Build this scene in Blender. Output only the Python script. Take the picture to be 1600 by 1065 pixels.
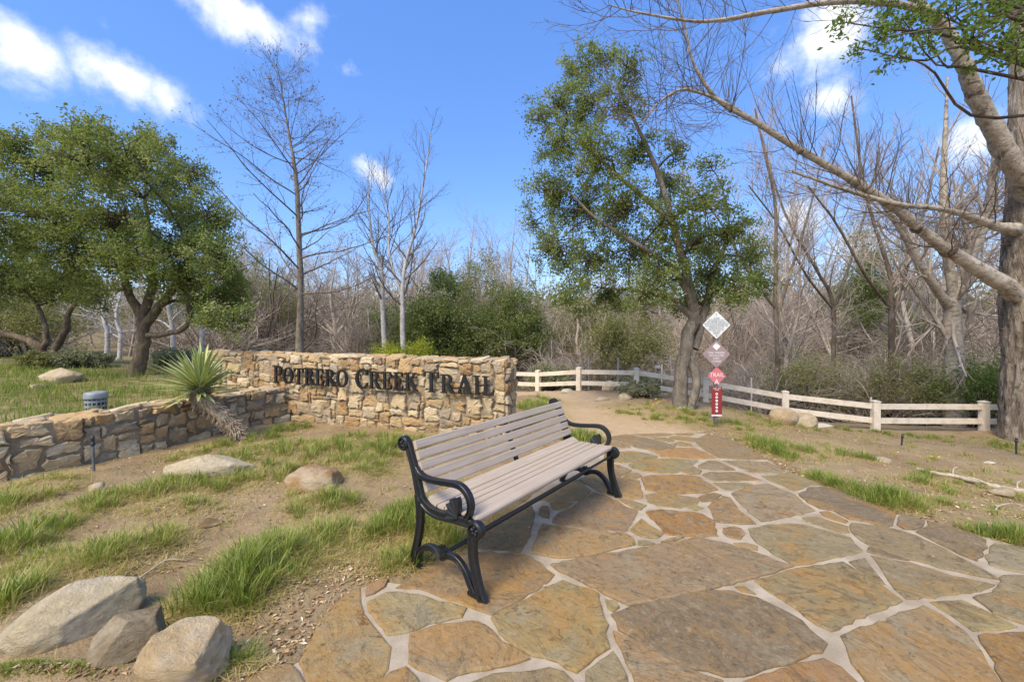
import bpy, bmesh, math, random
import numpy as np
from mathutils import Vector, Matrix, noise

# ------------------------------------------------------------------ camera, sky, sun, exposure
for o in list(bpy.data.objects):
    bpy.data.objects.remove(o)
scene = bpy.context.scene
COL = scene.collection
F, HZ, CAMH = 653.0, 510.0, 1.5          # focal length and horizon row in photo pixels, eye height in metres

cam_data = bpy.data.cameras.new('camera')
cam = bpy.data.objects.new('camera', cam_data)
COL.objects.link(cam)
cam.location = (0, 0, CAMH)
cam.rotation_euler = (math.radians(90), 0, 0)
cam_data.sensor_width = 36.0
cam_data.lens = 36.0 * F / 1600.0
cam_data.shift_y = -22.5 / 1600.0
cam_data.clip_start = 0.05
cam_data.clip_end = 2000.0
scene.camera = cam

SUN_EL, SUN_AZ = math.radians(50), math.radians(214)      # azimuth clockwise from +y
sun_dir = Vector((math.sin(SUN_AZ) * math.cos(SUN_EL), math.cos(SUN_AZ) * math.cos(SUN_EL), math.sin(SUN_EL)))
sun_data = bpy.data.lights.new('sun', 'SUN')
sun_data.energy = 1.8
sun_data.angle = math.radians(30)
sun_data.color = (1.0, 0.89, 0.73)
sun = bpy.data.objects.new('sun', sun_data)
COL.objects.link(sun)
sun.rotation_euler = sun_dir.to_track_quat('Z', 'Y').to_euler()

scene.view_settings.view_transform = 'Standard'
scene.view_settings.look = 'None'
scene.view_settings.gamma = 1.0
scene.view_settings.exposure = 1.52
scene.cycles.max_bounces = 4
scene.cycles.diffuse_bounces = 2
scene.cycles.transparent_max_bounces = 8
scene.cycles.use_denoising = True

world = bpy.data.worlds.new('World')
scene.world = world
world.use_nodes = True


class NT:
    """small helper for writing node trees"""
    def __init__(self, tree):
        self.t = tree
        self.n = tree.nodes
        self.l = tree.links

    def new(self, typ, **kw):
        nd = self.n.new(typ)
        for k, v in kw.items():
            setattr(nd, k, v)
        return nd

    def put(self, sock, v):
        if v is None:
            return
        if hasattr(v, 'is_output') or isinstance(v, bpy.types.NodeSocket):
            self.l.new(v, sock)
        else:
            if isinstance(v, (tuple, list)) and len(v) == 3 and sock.type == 'RGBA':
                v = (*v, 1)
            sock.default_value = v

    def math(self, op, a, b=None, c=None, clamp=False):
        nd = self.new('ShaderNodeMath', operation=op, use_clamp=clamp)
        for i, v in enumerate((a, b, c)):
            self.put(nd.inputs[i], v)
        return nd.outputs[0]

    def vmath(self, op, a, b=None):
        nd = self.new('ShaderNodeVectorMath', operation=op)
        self.put(nd.inputs[0], a)
        if b is not None:
            self.put(nd.inputs[1], b)
        return nd.outputs['Value'] if op in ('LENGTH', 'DOT_PRODUCT', 'DISTANCE') else nd.outputs[0]

    def mix(self, f, a, b, blend='MIX'):
        nd = self.new('ShaderNodeMix', data_type='RGBA', blend_type=blend)
        self.put(nd.inputs[0], f)
        self.put(nd.inputs[6], a)
        self.put(nd.inputs[7], b)
        return nd.outputs[2]

    def noise(self, vec, scale, detail=4, rough=0.55, dist=0.0):
        nd = self.new('ShaderNodeTexNoise')
        self.put(nd.inputs['Vector'], vec)
        self.put(nd.inputs['Scale'], scale)
        nd.inputs['Detail'].default_value = detail
        nd.inputs['Roughness'].default_value = rough
        nd.inputs['Distortion'].default_value = dist
        return nd.outputs['Fac']

    def ramp(self, fac, stops, interp='LINEAR'):
        nd = self.new('ShaderNodeValToRGB')
        self.put(nd.inputs[0], fac)
        cr = nd.color_ramp
        cr.interpolation = interp
        while len(cr.elements) < len(stops):
            cr.elements.new(0.5)
        for e, (p, c) in zip(cr.elements, stops):
            e.position = p
            e.color = (c, c, c, 1) if isinstance(c, (int, float)) else (*c, 1)
        return nd.outputs[0]

    def step(self, v, lo, hi):
        nd = self.new('ShaderNodeMapRange', interpolation_type='SMOOTHSTEP')
        self.put(nd.inputs[0], v)
        nd.inputs[1].default_value = lo
        nd.inputs[2].default_value = hi
        return nd.outputs[0]

    def attr(self, name):
        nd = self.new('ShaderNodeAttribute')
        nd.attribute_name = name
        return nd.outputs['Fac']

    def bump(self, h, strength, dist, normal=None):
        nd = self.new('ShaderNodeBump')
        nd.inputs['Strength'].default_value = strength
        nd.inputs['Distance'].default_value = dist
        self.put(nd.inputs['Height'], h)
        if normal is not None:
            self.put(nd.inputs['Normal'], normal)
        return nd.outputs[0]


def lin(r, g, b):
    return tuple((c / 255 / 12.92) if c / 255 <= 0.04045 else ((c / 255 + 0.055) / 1.055) ** 2.4 for c in (r, g, b))


def px_dir(px, py):
    az = math.atan2(px - 800, F)
    el = math.atan2(HZ - py, math.hypot(px - 800, F))
    return az, el


def build_world():
    nt = NT(world.node_tree)
    nt.n.clear()
    sky = nt.new('ShaderNodeTexSky', sky_type='NISHITA')
    sky.sun_disc = False
    sky.sun_elevation = SUN_EL
    sky.sun_rotation = SUN_AZ
    sky.altitude = 250
    sky.air_density = 1.0
    sky.dust_density = 0.25
    sky.ozone_density = 2.2
    tc = nt.new('ShaderNodeTexCoord')
    sep = nt.new('ShaderNodeSeparateXYZ')
    nt.put(sep.inputs[0], tc.outputs['Generated'])
    az = nt.math('ARCTAN2', sep.outputs[0], sep.outputs[1])
    el = nt.math('ARCSINE', sep.outputs[2])
    cmb = nt.new('ShaderNodeCombineXYZ')
    nt.put(cmb.inputs[0], az)
    nt.put(cmb.inputs[1], el)
    ae = cmb.outputs[0]
    wob = nt.noise(ae, 7.0, 6, 0.62)
    fine = nt.noise(ae, 22.0, 5, 0.6)
    # cloud list: azimuth, elevation, half width, half height, tilt, density
    clouds = []
    for px, py, rx, ry, tilt, dens in ((45, 85, 95, 75, 0.0, 1.0), (185, 118, 120, 60, -0.3, 1.0), (255, 150, 75, 40, -0.5, 0.8),
                                       (390, 28, 130, 55, -0.1, 0.9), (470, 30, 80, 40, 0.4, 0.6), (590, 272, 60, 26, -0.5, 0.75), (170, 45, 60, 35, 0.2, 0.35),
                                       (1290, 55, 110, 85, 0.2, 1.0), (1245, 355, 95, 50, 0.1, 0.8), (1330, 375, 90, 45, 0.0, 0.8),
                                       (1530, 225, 80, 55, 0.0, 0.75), (1290, 150, 70, 50, 0.0, 0.5), (545, 108, 35, 18, 0.0, 0.4)):
        a, e = px_dir(px, py)
        a2, _ = px_dir(px + rx, py)
        _, e2 = px_dir(px, py - ry)
        clouds.append((a, e, abs(a2 - a), abs(e2 - e), tilt, dens))
    for a, e, rx, ry in ((-1.4, .5, .4, .2), (-1.9, .35, .45, .2), (-2.5, .6, .5, .25), (-2.2, 1.0, .6, .2), (2.8, .9, .6, .2), (3.0, .4, .4, .12), (2.4, .7, .3, .15), (1.9, .3, .35, .1),
                         (1.35, .55, .3, .14), (-.5, 1.15, .5, .12), (.8, 1.05, .4, .1), (-2.8, .2, .3, .07), (2.0, 1.1, .5, .1)):
        clouds.append((a, e, rx, ry, 0.0, 0.9))  # unseen clouds out of frame, several added to neutralise the blue sky light
    total = None
    for a, e, rx, ry, tilt, dens in clouds:
        mp = nt.new('ShaderNodeMapping', vector_type='TEXTURE')
        mp.inputs['Location'].default_value = (a, e, 0)
        mp.inputs['Rotation'].default_value = (0, 0, tilt)
        mp.inputs['Scale'].default_value = (rx, ry, 1)
        nt.put(mp.inputs[0], ae)
        d = nt.vmath('LENGTH', mp.outputs[0])
        m = nt.math('MULTIPLY', nt.math('SUBTRACT', 1.12, d), dens)
        m = nt.math('MAXIMUM', m, -0.3)
        total = m if total is None else nt.math('MAXIMUM', total, m)
    v = nt.math('ADD', total, nt.math('MULTIPLY', nt.math('SUBTRACT', wob, 0.5), 2.5))
    v = nt.math('ADD', v, nt.math('MULTIPLY', nt.math('SUBTRACT', fine, 0.5), 0.5))
    mask = nt.math('MULTIPLY', nt.step(v, 0.08, 0.95), nt.step(total, -0.25, 0.25))
    # the blue of the clear sky, a little deeper as the photograph's filter gives it
    hs = nt.new('ShaderNodeHueSaturation')
    hs.inputs['Saturation'].default_value = 1.12
    hs.inputs['Hue'].default_value = 0.503
    nt.put(hs.inputs['Color'], nt.mix(0.45, sky.outputs[0], (0.9, 1.75, 4.25)))
    cloud_col = nt.mix(nt.step(v, 0.4, 1.3), (3.7, 4.0, 4.6), (4.9, 4.9, 4.95))
    col = nt.mix(mask, hs.outputs[0], cloud_col)
    bg = nt.new('ShaderNodeBackground')
    bg.inputs[1].default_value = 0.095
    nt.put(bg.inputs[0], col)
    out = nt.new('ShaderNodeOutputWorld')
    nt.l.new(bg.outputs[0], out.inputs[0])


build_world()

# ------------------------------------------------------------------ helpers
MATS = {}


def material(name, rough=0.8, spec=0.3):
    m = bpy.data.materials.new(name)
    m.use_nodes = True
    nt = NT(m.node_tree)
    b = nt.n['Principled BSDF']
    b.inputs['Roughness'].default_value = rough
    b.inputs['Specular IOR Level'].default_value = spec
    MATS[name] = m
    return m, nt, b


def tag(o, label=None, cat=None, group=None, kind=None):
    if label:
        o['label'] = label
    if cat:
        o['category'] = cat
    if group:
        o['group'] = group
    if kind:
        o['kind'] = kind
    return o


def empty(name, loc, label=None, cat=None, group=None, kind=None):
    o = bpy.data.objects.new(name, None)
    COL.objects.link(o)
    o.location = loc
    o.empty_display_size = 0.1
    return tag(o, label, cat, group, kind)


def world_loc(o):
    p = Vector((0, 0, 0))
    while o is not None:
        p += o.location
        o = o.parent
    return np.array(p)


def link(name, me, parent=None, loc=None):
    o = bpy.data.objects.new(name, me)
    COL.objects.link(o)
    if parent is not None:
        o.parent = parent
    if loc is not None:
        o.location = loc
    return o


def obj(name, V, Fc, mat, parent=None, smooth=False, attrs=None, origin=None, color=None):
    """one mesh object from world-space vertices; Fc is a list of polygons or an (m,k) index array"""
    V = np.asarray(V, dtype=np.float64).reshape(-1, 3)
    base = np.zeros(3) if parent is None else world_loc(parent)
    org = base if origin is None else np.asarray(origin, float)
    me = bpy.data.meshes.new(name)
    W = V - org
    if isinstance(Fc, np.ndarray):
        m, k = Fc.shape
        me.vertices.add(len(W))
        me.vertices.foreach_set('co', W.astype(np.float32).ravel())
        me.loops.add(m * k)
        me.loops.foreach_set('vertex_index', Fc.astype(np.int32).ravel())
        me.polygons.add(m)
        me.polygons.foreach_set('loop_start', np.arange(0, m * k, k, dtype=np.int32))
        me.update(calc_edges=True)
    else:
        me.from_pydata(W.tolist(), [], [list(map(int, f)) for f in Fc])
    if attrs:
        for an, av in attrs.items():
            at = me.attributes.new(an, 'FLOAT', 'POINT')
            at.data.foreach_set('value', np.asarray(av, np.float32).ravel())
    me.polygons.foreach_set('use_smooth', np.full(len(me.polygons), bool(smooth)))
    if mat:
        me.materials.append(MATS[mat])
    o = link(name, me, parent, None)
    o.location = tuple(org - base)
    if color is not None:
        o.color = (*color, 1)
    return o


class Geo:
    """collects quads and triangles for one mesh"""
    def __init__(self):
        self.v = []
        self.f = []

    def add(self, V, Fc):
        n = len(self.v)
        self.v.extend([tuple(p) for p in V])
        self.f.extend([tuple(i + n for i in f) for f in Fc])

    def box(self, c, s, M=None, bev=0.0):
        c = np.array(c, float)
        h = np.array(s, float) / 2
        if bev <= 0:
            P = [(x, y, z) for z in (-1, 1) for y in (-1, 1) for x in (-1, 1)]
            V = [np.array(p) * h for p in P]
            Fc = [(0, 2, 3, 1), (4, 5, 7, 6), (0, 1, 5, 4), (2, 6, 7, 3), (0, 4, 6, 2), (1, 3, 7, 5)]
        else:
            bm = bmesh.new()
            bmesh.ops.create_cube(bm, size=1.0)
            for v in bm.verts:
                v.co = Vector((v.co.x * s[0], v.co.y * s[1], v.co.z * s[2]))
            bmesh.ops.bevel(bm, geom=bm.edges[:], offset=bev, segments=2, affect='EDGES')
            V = [np.array(v.co) for v in bm.verts]
            bm.verts.index_update()
            Fc = [[v.index for v in f.verts] for f in bm.faces]
            bm.free()
        if M is not None:
            V = [np.array(M @ Vector(v)) for v in V]
        self.add([v + c for v in V], Fc)

    def obj(self, name, mat, parent=None, smooth=False, color=None, origin=None):
        return obj(name, self.v, self.f, mat, parent, smooth, color=color, origin=origin)


def tubes(P, R, sides=5, closed_tip=False):
    """P (M,N,3) polylines, R (M,N) radii -> vertices, quads"""
    P = np.asarray(P, float)
    R = np.asarray(R, float)
    if P.ndim == 2:
        P = P[None]
        R = R[None]
    M, N, _ = P.shape
    T = np.gradient(P, axis=1)
    T /= np.linalg.norm(T, axis=2, keepdims=True) + 1e-9
    mt = np.abs(T[:, :, 2]).mean(axis=1) > 0.75
    ref = np.where(mt[:, None], np.array([[1.0, 0.13, 0]]), np.array([[0, 0, 1.0]]))[:, None, :]
    A = np.cross(T, np.broadcast_to(ref, T.shape))
    A /= np.linalg.norm(A, axis=2, keepdims=True) + 1e-9
    B = np.cross(T, A)
    ang = np.arange(sides) * 2 * math.pi / sides
    ring = P[:, :, None, :] + R[:, :, None, None] * (np.cos(ang)[None, None, :, None] * A[:, :, None, :] + np.sin(ang)[None, None, :, None] * B[:, :, None, :])
    V = ring.reshape(-1, 3)
    m, n, s = np.meshgrid(np.arange(M), np.arange(N - 1), np.arange(sides), indexing='ij')
    b = (m * N + n) * sides
    s2 = (s + 1) % sides
    Q = np.stack([b + s, b + s2, b + sides + s2, b + sides + s], axis=-1).reshape(-1, 4)
    return V, Q


class Bundle:
    """joins tube batches into one mesh"""
    def __init__(self):
        self.V = []
        self.Q = []
        self.n = 0

    def add(self, P, R, sides=5):
        V, Q = tubes(P, R, sides)
        self.V.append(V)
        self.Q.append(Q + self.n)
        self.n += len(V)

    def obj(self, name, mat, parent=None, smooth=True):
        return obj(name, np.concatenate(self.V), np.concatenate(self.Q), mat, parent, smooth)


def spline(pts, n):
    """Catmull-Rom through pts (k, d) -> (n, d)"""
    pts = np.asarray(pts, float)
    k = len(pts)
    ext = np.vstack([2 * pts[0] - pts[1], pts, 2 * pts[-1] - pts[-2]])
    t = np.linspace(0, k - 1 - 1e-6, n)
    i = t.astype(int)
    u = (t - i)[:, None]
    p0, p1, p2, p3 = ext[i], ext[i + 1], ext[i + 2], ext[i + 3]
    return 0.5 * ((2 * p1) + (-p0 + p2) * u + (2 * p0 - 5 * p1 + 4 * p2 - p3) * u * u + (-p0 + 3 * p1 - 3 * p2 + p3) * u ** 3)


def at(px, py, d):
    """point of the place that the photograph shows at a pixel, at depth d"""
    return np.array([(px - 800) * d / F, d, CAMH - (py - HZ) * d / F])


def ground_px(px, py, z=0.0):
    d = F * (CAMH - z) / (py - HZ)
    return np.array([(px - 800) * d / F, d, z])


def fbm(x, y, z=0.0, oct=4):
    return noise.fractal(Vector((x, y, z)), 0.6, 2.0, oct)


def sstep(a, b, x):
    t = np.clip((np.asarray(x, float) - a) / (b - a), 0, 1)
    return t * t * (3 - 2 * t)


def in_poly(P, x, y):
    x = np.asarray(x, float)
    y = np.asarray(y, float)
    r = np.zeros(x.shape, bool)
    n = len(P)
    for i in range(n):
        x0, y0 = P[i][0], P[i][1]
        x1, y1 = P[(i + 1) % n][0], P[(i + 1) % n][1]
        c = ((y0 > y) != (y1 > y)) & (x < (x1 - x0) * (y - y0) / (y1 - y0 + 1e-12) + x0)
        r ^= c
    return r


def dist_poly(P, x, y, closed=True):
    d = np.full(np.asarray(x, float).shape, 1e9)
    n = len(P)
    for i in range(n if closed else n - 1):
        a = np.array(P[i][:2], float)
        b = np.array(P[(i + 1) % n][:2], float)
        ab = b - a
        t = np.clip(((x - a[0]) * ab[0] + (y - a[1]) * ab[1]) / (ab @ ab + 1e-12), 0, 1)
        d = np.minimum(d, np.hypot(x - a[0] - t * ab[0], y - a[1] - t * ab[1]))
    return d

# ------------------------------------------------------------------ materials
def build_materials():
    # --- bare earth, trail dust and thatch
    m, nt, b = material('earth', 0.95, 0.1)
    geo = nt.new('ShaderNodeNewGeometry')
    p = geo.outputs['Position']
    n1 = nt.noise(p, 0.9, 5, 0.6)
    n2 = nt.noise(p, 6.0, 6, 0.65)
    n3 = nt.noise(p, 45.0, 5, 0.7)
    c = nt.ramp(n1, [(0.3, lin(142, 120, 90)), (0.5, lin(163, 140, 107)), (0.7, lin(180, 157, 122))])
    c = nt.mix(nt.math('MULTIPLY', nt.step(n2, 0.5, 0.72), 0.55), c, lin(122, 98, 68))
    c = nt.mix(nt.math('MULTIPLY', nt.attr('trail'), 0.85), c, nt.ramp(n2, [(0.3, lin(190, 162, 124)), (0.7, lin(208, 181, 143))]))
    c = nt.mix(nt.math('MULTIPLY', nt.attr('thatch'), nt.step(n2, 0.25, 0.6)), c, nt.ramp(n3, [(0.3, lin(112, 98, 58)), (0.5, lin(140, 124, 76)), (0.7, lin(168, 148, 98))]))
    c = nt.mix(nt.math('MULTIPLY', nt.attr('green'), nt.step(n2, 0.3, 0.6)), c, nt.ramp(n3, [(0.3, lin(78, 88, 40)), (0.7, lin(120, 122, 62))]))
    c = nt.mix(nt.attr('wild'), c, nt.ramp(n2, [(0.3, lin(124, 108, 80)), (0.55, lin(146, 130, 94)), (0.75, lin(126, 128, 76))]))
    c = nt.mix(nt.step(n3, 0.62, 0.78), c, lin(190, 172, 140))
    c = nt.mix(nt.math('MULTIPLY', nt.step(n3, 0.42, 0.3), 0.5), c, lin(96, 76, 54))
    nt.put(b.inputs['Base Color'], c)
    n4 = nt.noise(p, 160.0, 4, 0.7)
    c = nt.mix(nt.math('MULTIPLY', nt.step(n4, 0.6, 0.72), 0.5), c, lin(204, 186, 152))
    c = nt.mix(nt.math('MULTIPLY', nt.step(n4, 0.4, 0.3), 0.5), c, lin(98, 80, 58))
    nt.put(b.inputs['Base Color'], c)
    h = nt.math('ADD', nt.math('MULTIPLY', n2, 0.6), nt.math('ADD', nt.math('MULTIPLY', n3, 0.5), nt.math('MULTIPLY', n4, 0.15)))
    nt.put(b.inputs['Normal'], nt.bump(h, 0.95, 0.04))

    # --- mortar of the paving and of the walls
    for name, a, d in (('grout', lin(180, 166, 144), lin(154, 139, 117)), ('mortar', lin(160, 145, 120), lin(124, 110, 88))):
        m, nt, b = material(name, 0.95, 0.15)
        p = nt.new('ShaderNodeNewGeometry').outputs['Position']
        n1 = nt.noise(p, 5.0, 5, 0.6)
        n2 = nt.noise(p, 130.0, 4, 0.7)
        c = nt.mix(nt.step(n1, 0.35, 0.68), a, d)
        c = nt.mix(nt.step(n2, 0.58, 0.75), c, lin(128, 114, 96))
        c = nt.mix(nt.step(n2, 0.4, 0.28), c, lin(206, 196, 178))
        nt.put(b.inputs['Base Color'], c)
        nt.put(b.inputs['Normal'], nt.bump(nt.math('ADD', n1, n2), 0.5, 0.006))

    # --- flagstone: one base tint per stone, ochre, rust, slate-blue and dark cleft patches of its own
    m, nt, b = material('flagstone', 0.8, 0.15)
    oi = nt.new('ShaderNodeObjectInfo')
    p = nt.new('ShaderNodeNewGeometry').outputs['Position']
    off = nt.new('ShaderNodeCombineXYZ')
    nt.put(off.inputs[0], nt.math('MULTIPLY', oi.outputs['Random'], 37.0))
    nt.put(off.inputs[1], nt.math('MULTIPLY', oi.outputs['Random'], 91.0))
    q = nt.vmath('ADD', p, off.outputs[0])
    rot = nt.new('ShaderNodeVectorRotate', rotation_type='Z_AXIS')
    nt.put(rot.inputs['Vector'], q)
    nt.put(rot.inputs['Angle'], nt.math('ADD', nt.math('MULTIPLY', oi.outputs['Random'], 1.4), 0.2))
    st = nt.vmath('MULTIPLY', rot.outputs[0], (1.0, 1.6, 1.0))
    big = nt.noise(q, nt.math('ADD', 1.8, nt.math('MULTIPLY', oi.outputs['Random'], 3.2)), 6, 0.68, 0.9)
    mid = nt.noise(st, 5.5, 6, 0.68, 0.8)
    pat = nt.noise(st, 3.4, 8, 0.74, 1.6)
    fin = nt.noise(q, 30.0, 8, 0.72, 0.5)
    tint = oi.outputs['Color']
    w1, w2, w3 = (nt.math('MULTIPLY_ADD', nt.math('FRACT', nt.math('MULTIPLY', oi.outputs['Random'], k)), 0.6, 0.4) for k in (7.31, 13.73, 29.17))
    c = nt.mix(nt.step(mid, 0.3, 0.7), tint, nt.mix(0.5, tint, lin(128, 116, 96)))
    c = nt.mix(nt.math('MULTIPLY', nt.step(big, 0.5, 0.62), nt.math('MULTIPLY', w2, 0.9)), c, lin(160, 124, 74))
    c = nt.mix(nt.math('MULTIPLY', nt.step(big, 0.48, 0.36), nt.math('MULTIPLY', w3, 0.95)), c, lin(146, 133, 106))
    c = nt.mix(nt.math('MULTIPLY', nt.step(pat, 0.52, 0.7), nt.math('MULTIPLY', nt.math('MULTIPLY', w1, w1), 0.95)), c, lin(88, 76, 60))
    c = nt.mix(nt.math('MULTIPLY', nt.step(mid, 0.6, 0.74), 0.45), c, lin(150, 96, 48))
    c = nt.mix(nt.math('MULTIPLY', nt.step(fin, 0.52, 0.72), 0.5), c, lin(178, 160, 126))
    c = nt.mix(nt.math('MULTIPLY', nt.step(fin, 0.46, 0.32), 0.6), c, lin(78, 66, 50))
    crk = nt.noise(q, 2.1, 7, 0.62, 1.5)
    line = nt.math('MULTIPLY', nt.step(nt.math('ABSOLUTE', nt.math('SUBTRACT', crk, 0.5)), 0.007, 0.001), nt.math('MULTIPLY', nt.step(mid, 0.56, 0.64), nt.step(w3, 0.5, 0.9)))
    c = nt.mix(nt.math('MULTIPLY', line, 0.5), c, lin(72, 61, 48))
    nt.put(b.inputs['Base Color'], c)
    cl = nt.ramp(pat, [(0.0, 0.0), (0.42, 0.3), (0.46, 0.42), (0.55, 0.55), (0.58, 0.75), (1.0, 1.0)])
    hh = nt.math('ADD', nt.math('MULTIPLY', cl, 0.9), nt.math('ADD', nt.math('MULTIPLY', fin, 0.35), nt.math('SUBTRACT', nt.math('MULTIPLY', mid, 0.5), nt.math('MULTIPLY', line, 0.5))))
    nt.put(b.inputs['Normal'], nt.bump(hh, 0.85, 0.014))
    nt.put(b.inputs['Roughness'], nt.ramp(mid, [(0.3, 0.68), (0.7, 0.9)]))

    # --- wall stone
    m, nt, b = material('wall_stone', 0.9, 0.2)
    oi = nt.new('ShaderNodeObjectInfo')
    p = nt.new('ShaderNodeNewGeometry').outputs['Position']
    off = nt.new('ShaderNodeCombineXYZ')
    nt.put(off.inputs[0], nt.math('MULTIPLY', oi.outputs['Random'], 57.0))
    q = nt.vmath('ADD', p, off.outputs[0])
    st = nt.vmath('MULTIPLY', q, (1, 1, 2.2))
    big = nt.noise(q, 7.0, 5, 0.6, 0.5)
    fin = nt.noise(st, 55.0, 6, 0.7)
    mid = nt.noise(st, 18.0, 6, 0.65, 0.6)
    tint = oi.outputs['Color']
    c = nt.mix(nt.step(big, 0.35, 0.65), tint, nt.mix(0.5, tint, lin(206, 178, 130)))
    c = nt.mix(nt.math('MULTIPLY', nt.step(big, 0.55, 0.7), 0.42), c, lin(178, 128, 74))
    c = nt.mix(nt.math('MULTIPLY', nt.step(mid, 0.58, 0.72), 0.45), c, lin(122, 106, 88))
    c = nt.mix(nt.math('MULTIPLY', nt.step(fin, 0.55, 0.75), 0.5), c, lin(222, 206, 172))
    c = nt.mix(nt.math('MULTIPLY', nt.step(fin, 0.42, 0.28), 0.5), c, lin(96, 76, 52))
    nt.put(b.inputs['Base Color'], c)
    nt.put(b.inputs['Normal'], nt.bump(nt.math('ADD', mid, nt.math('MULTIPLY', fin, 0.6)), 0.8, 0.015))

    # --- boulders
    m, nt, b = material('boulder', 0.9, 0.2)
    oi = nt.new('ShaderNodeObjectInfo')
    p = nt.new('ShaderNodeNewGeometry').outputs['Position']
    st = nt.vmath('MULTIPLY', p, (1.0, 1.2, 1.7))
    n1 = nt.noise(p, 5.0, 6, 0.65, 0.5)
    n2 = nt.noise(st, 17.0, 8, 0.74, 0.5)
    n3 = nt.noise(p, 90.0, 5, 0.7)
    tint = oi.outputs['Color']
    c = nt.mix(nt.step(n1, 0.35, 0.65), tint, nt.mix(0.6, tint, lin(214, 200, 172)))
    c = nt.mix(nt.math('MULTIPLY', nt.step(n2, 0.52, 0.7), 0.45), c, lin(150, 122, 84))
    c = nt.mix(nt.math('MULTIPLY', nt.step(n2, 0.42, 0.3), 0.5), c, lin(120, 104, 82))
    c = nt.mix(nt.math('MULTIPLY', nt.step(n3, 0.56, 0.75), 0.35), c, lin(224, 214, 192))
    c = nt.mix(nt.math('MULTIPLY', nt.step(n3, 0.42, 0.28), 0.35), c, lin(92, 78, 58))
    nt.put(b.inputs['Base Color'], c)
    nt.put(b.inputs['Normal'], nt.bump(nt.math('ADD', nt.math('MULTIPLY', n2, 1.3), nt.math('MULTIPLY', n3, 0.4)), 1.0, 0.03))

    # --- bench
    m, nt, b = material('cast_iron', 0.38, 0.5)
    p = nt.new('ShaderNodeNewGeometry').outputs['Position']
    n = nt.noise(p, 60, 4, 0.6)
    nt.put(b.inputs['Base Color'], nt.ramp(n, [(0.3, lin(20, 21, 22)), (0.7, lin(34, 35, 36))]))
    nt.put(b.inputs['Roughness'], nt.ramp(n, [(0.3, 0.32), (0.7, 0.5)]))
    nt.put(b.inputs['Normal'], nt.bump(nt.noise(p, 220, 3, 0.6), 0.25, 0.003))
    m, nt, b = material('bench_slat', 0.55, 0.3)
    tc = nt.new('ShaderNodeTexCoord')
    oi = nt.new('ShaderNodeObjectInfo')
    q = nt.vmath('ADD', nt.vmath('MULTIPLY', tc.outputs['Object'], (1.2, 40, 40)), nt.vmath('MULTIPLY', oi.outputs['Location'], (9, 9, 9)))
    g = nt.noise(q, 2.5, 6, 0.7)
    g2 = nt.noise(tc.outputs['Object'], 3.0, 4, 0.6)
    c = nt.ramp(g, [(0.3, lin(162, 147, 129)), (0.5, lin(178, 162, 143)), (0.7, lin(193, 178, 160))])
    c = nt.mix(nt.math('MULTIPLY', nt.step(g2, 0.5, 0.75), 0.3), c, lin(160, 138, 122))
    nt.put(b.inputs['Base Color'], c)
    nt.put(b.inputs['Normal'], nt.bump(g, 0.3, 0.002))

    # --- plain painted or moulded things with a little soiling
    def painted(name, a, d, rough, spec=0.4, metal=0.0, scale=8.0):
        m, nt, b = material(name, rough, spec)
        p = nt.new('ShaderNodeNewGeometry').outputs['Position']
        n = nt.noise(p, scale, 6, 0.7)
        nt.put(b.inputs['Base Color'], nt.mix(nt.step(n, 0.42, 0.72), a, d))
        b.inputs['Metallic'].default_value = metal
        nt.put(b.inputs['Normal'], nt.bump(nt.noise(p, scale * 12, 3), 0.12, 0.003))
    painted('letter_metal', lin(26, 27, 28), lin(40, 40, 40), 0.55)
    painted('vinyl', lin(230, 216, 194), lin(204, 186, 158), 0.5)
    painted('galvanised', lin(132, 134, 134), lin(98, 98, 96), 0.45, 0.5, 0.7, 30)
    painted('sign_white', lin(226, 228, 224), lin(204, 206, 200), 0.45)
    painted('sign_brown', lin(156, 134, 132), lin(146, 126, 124), 0.45)
    painted('sign_pink', lin(206, 116, 120), lin(196, 108, 112), 0.45)
    painted('sign_red', lin(142, 52, 52), lin(128, 48, 48), 0.45)
    painted('print_black', lin(40, 40, 42), lin(48, 48, 48), 0.6)
    painted('print_white', lin(232, 228, 222), lin(220, 216, 208), 0.6)
    painted('grey_plastic', lin(146, 150, 152), lin(120, 124, 126), 0.5, 0.4, 0.0, 14)
    painted('dark_plastic', lin(52, 56, 62), lin(38, 40, 44), 0.5)
    painted('pipe_grey', lin(104, 106, 108), lin(84, 82, 78), 0.55)
    painted('pale_metal', lin(196, 200, 204), lin(170, 176, 182), 0.5, 0.5, 0.2)

    # --- bark
    def bark(name, lo, mid, hi, scale, zst, strength, dist):
        m, nt, b = material(name, 0.92, 0.12)
        p = nt.new('ShaderNodeNewGeometry').outputs['Position']
        st = nt.vmath('MULTIPLY', p, (1, 1, zst))
        n1 = nt.noise(st, scale, 6, 0.7, 0.7)
        n2 = nt.noise(p, scale * 0.25, 4, 0.6)
        v = nt.math('ADD', nt.math('MULTIPLY', n1, 0.7), nt.math('MULTIPLY', n2, 0.3))
        nt.put(b.inputs['Base Color'], nt.ramp(v, [(0.34, lo), (0.5, mid), (0.66, hi)]))
        nt.put(b.inputs['Normal'], nt.bump(n1, strength, dist))
    def blotch(name, scale, lo, hi, col, amt):
        """dark healed scars on a bark of its own"""
        m = MATS[name]
        nt = NT(m.node_tree)
        b = nt.n['Principled BSDF']
        src = b.inputs['Base Color'].links[0].from_socket
        p = nt.new('ShaderNodeNewGeometry').outputs['Position']
        n = nt.noise(nt.vmath('MULTIPLY', p, (1, 1, 1.8)), scale, 6, 0.7, 1.0)
        nt.put(b.inputs['Base Color'], nt.mix(nt.math('MULTIPLY', nt.step(n, lo, hi), amt), src, col))
    bark('oak_bark', lin(84, 76, 65), lin(130, 120, 106), lin(164, 154, 139), 18, 0.4, 0.8, 0.03)
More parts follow.
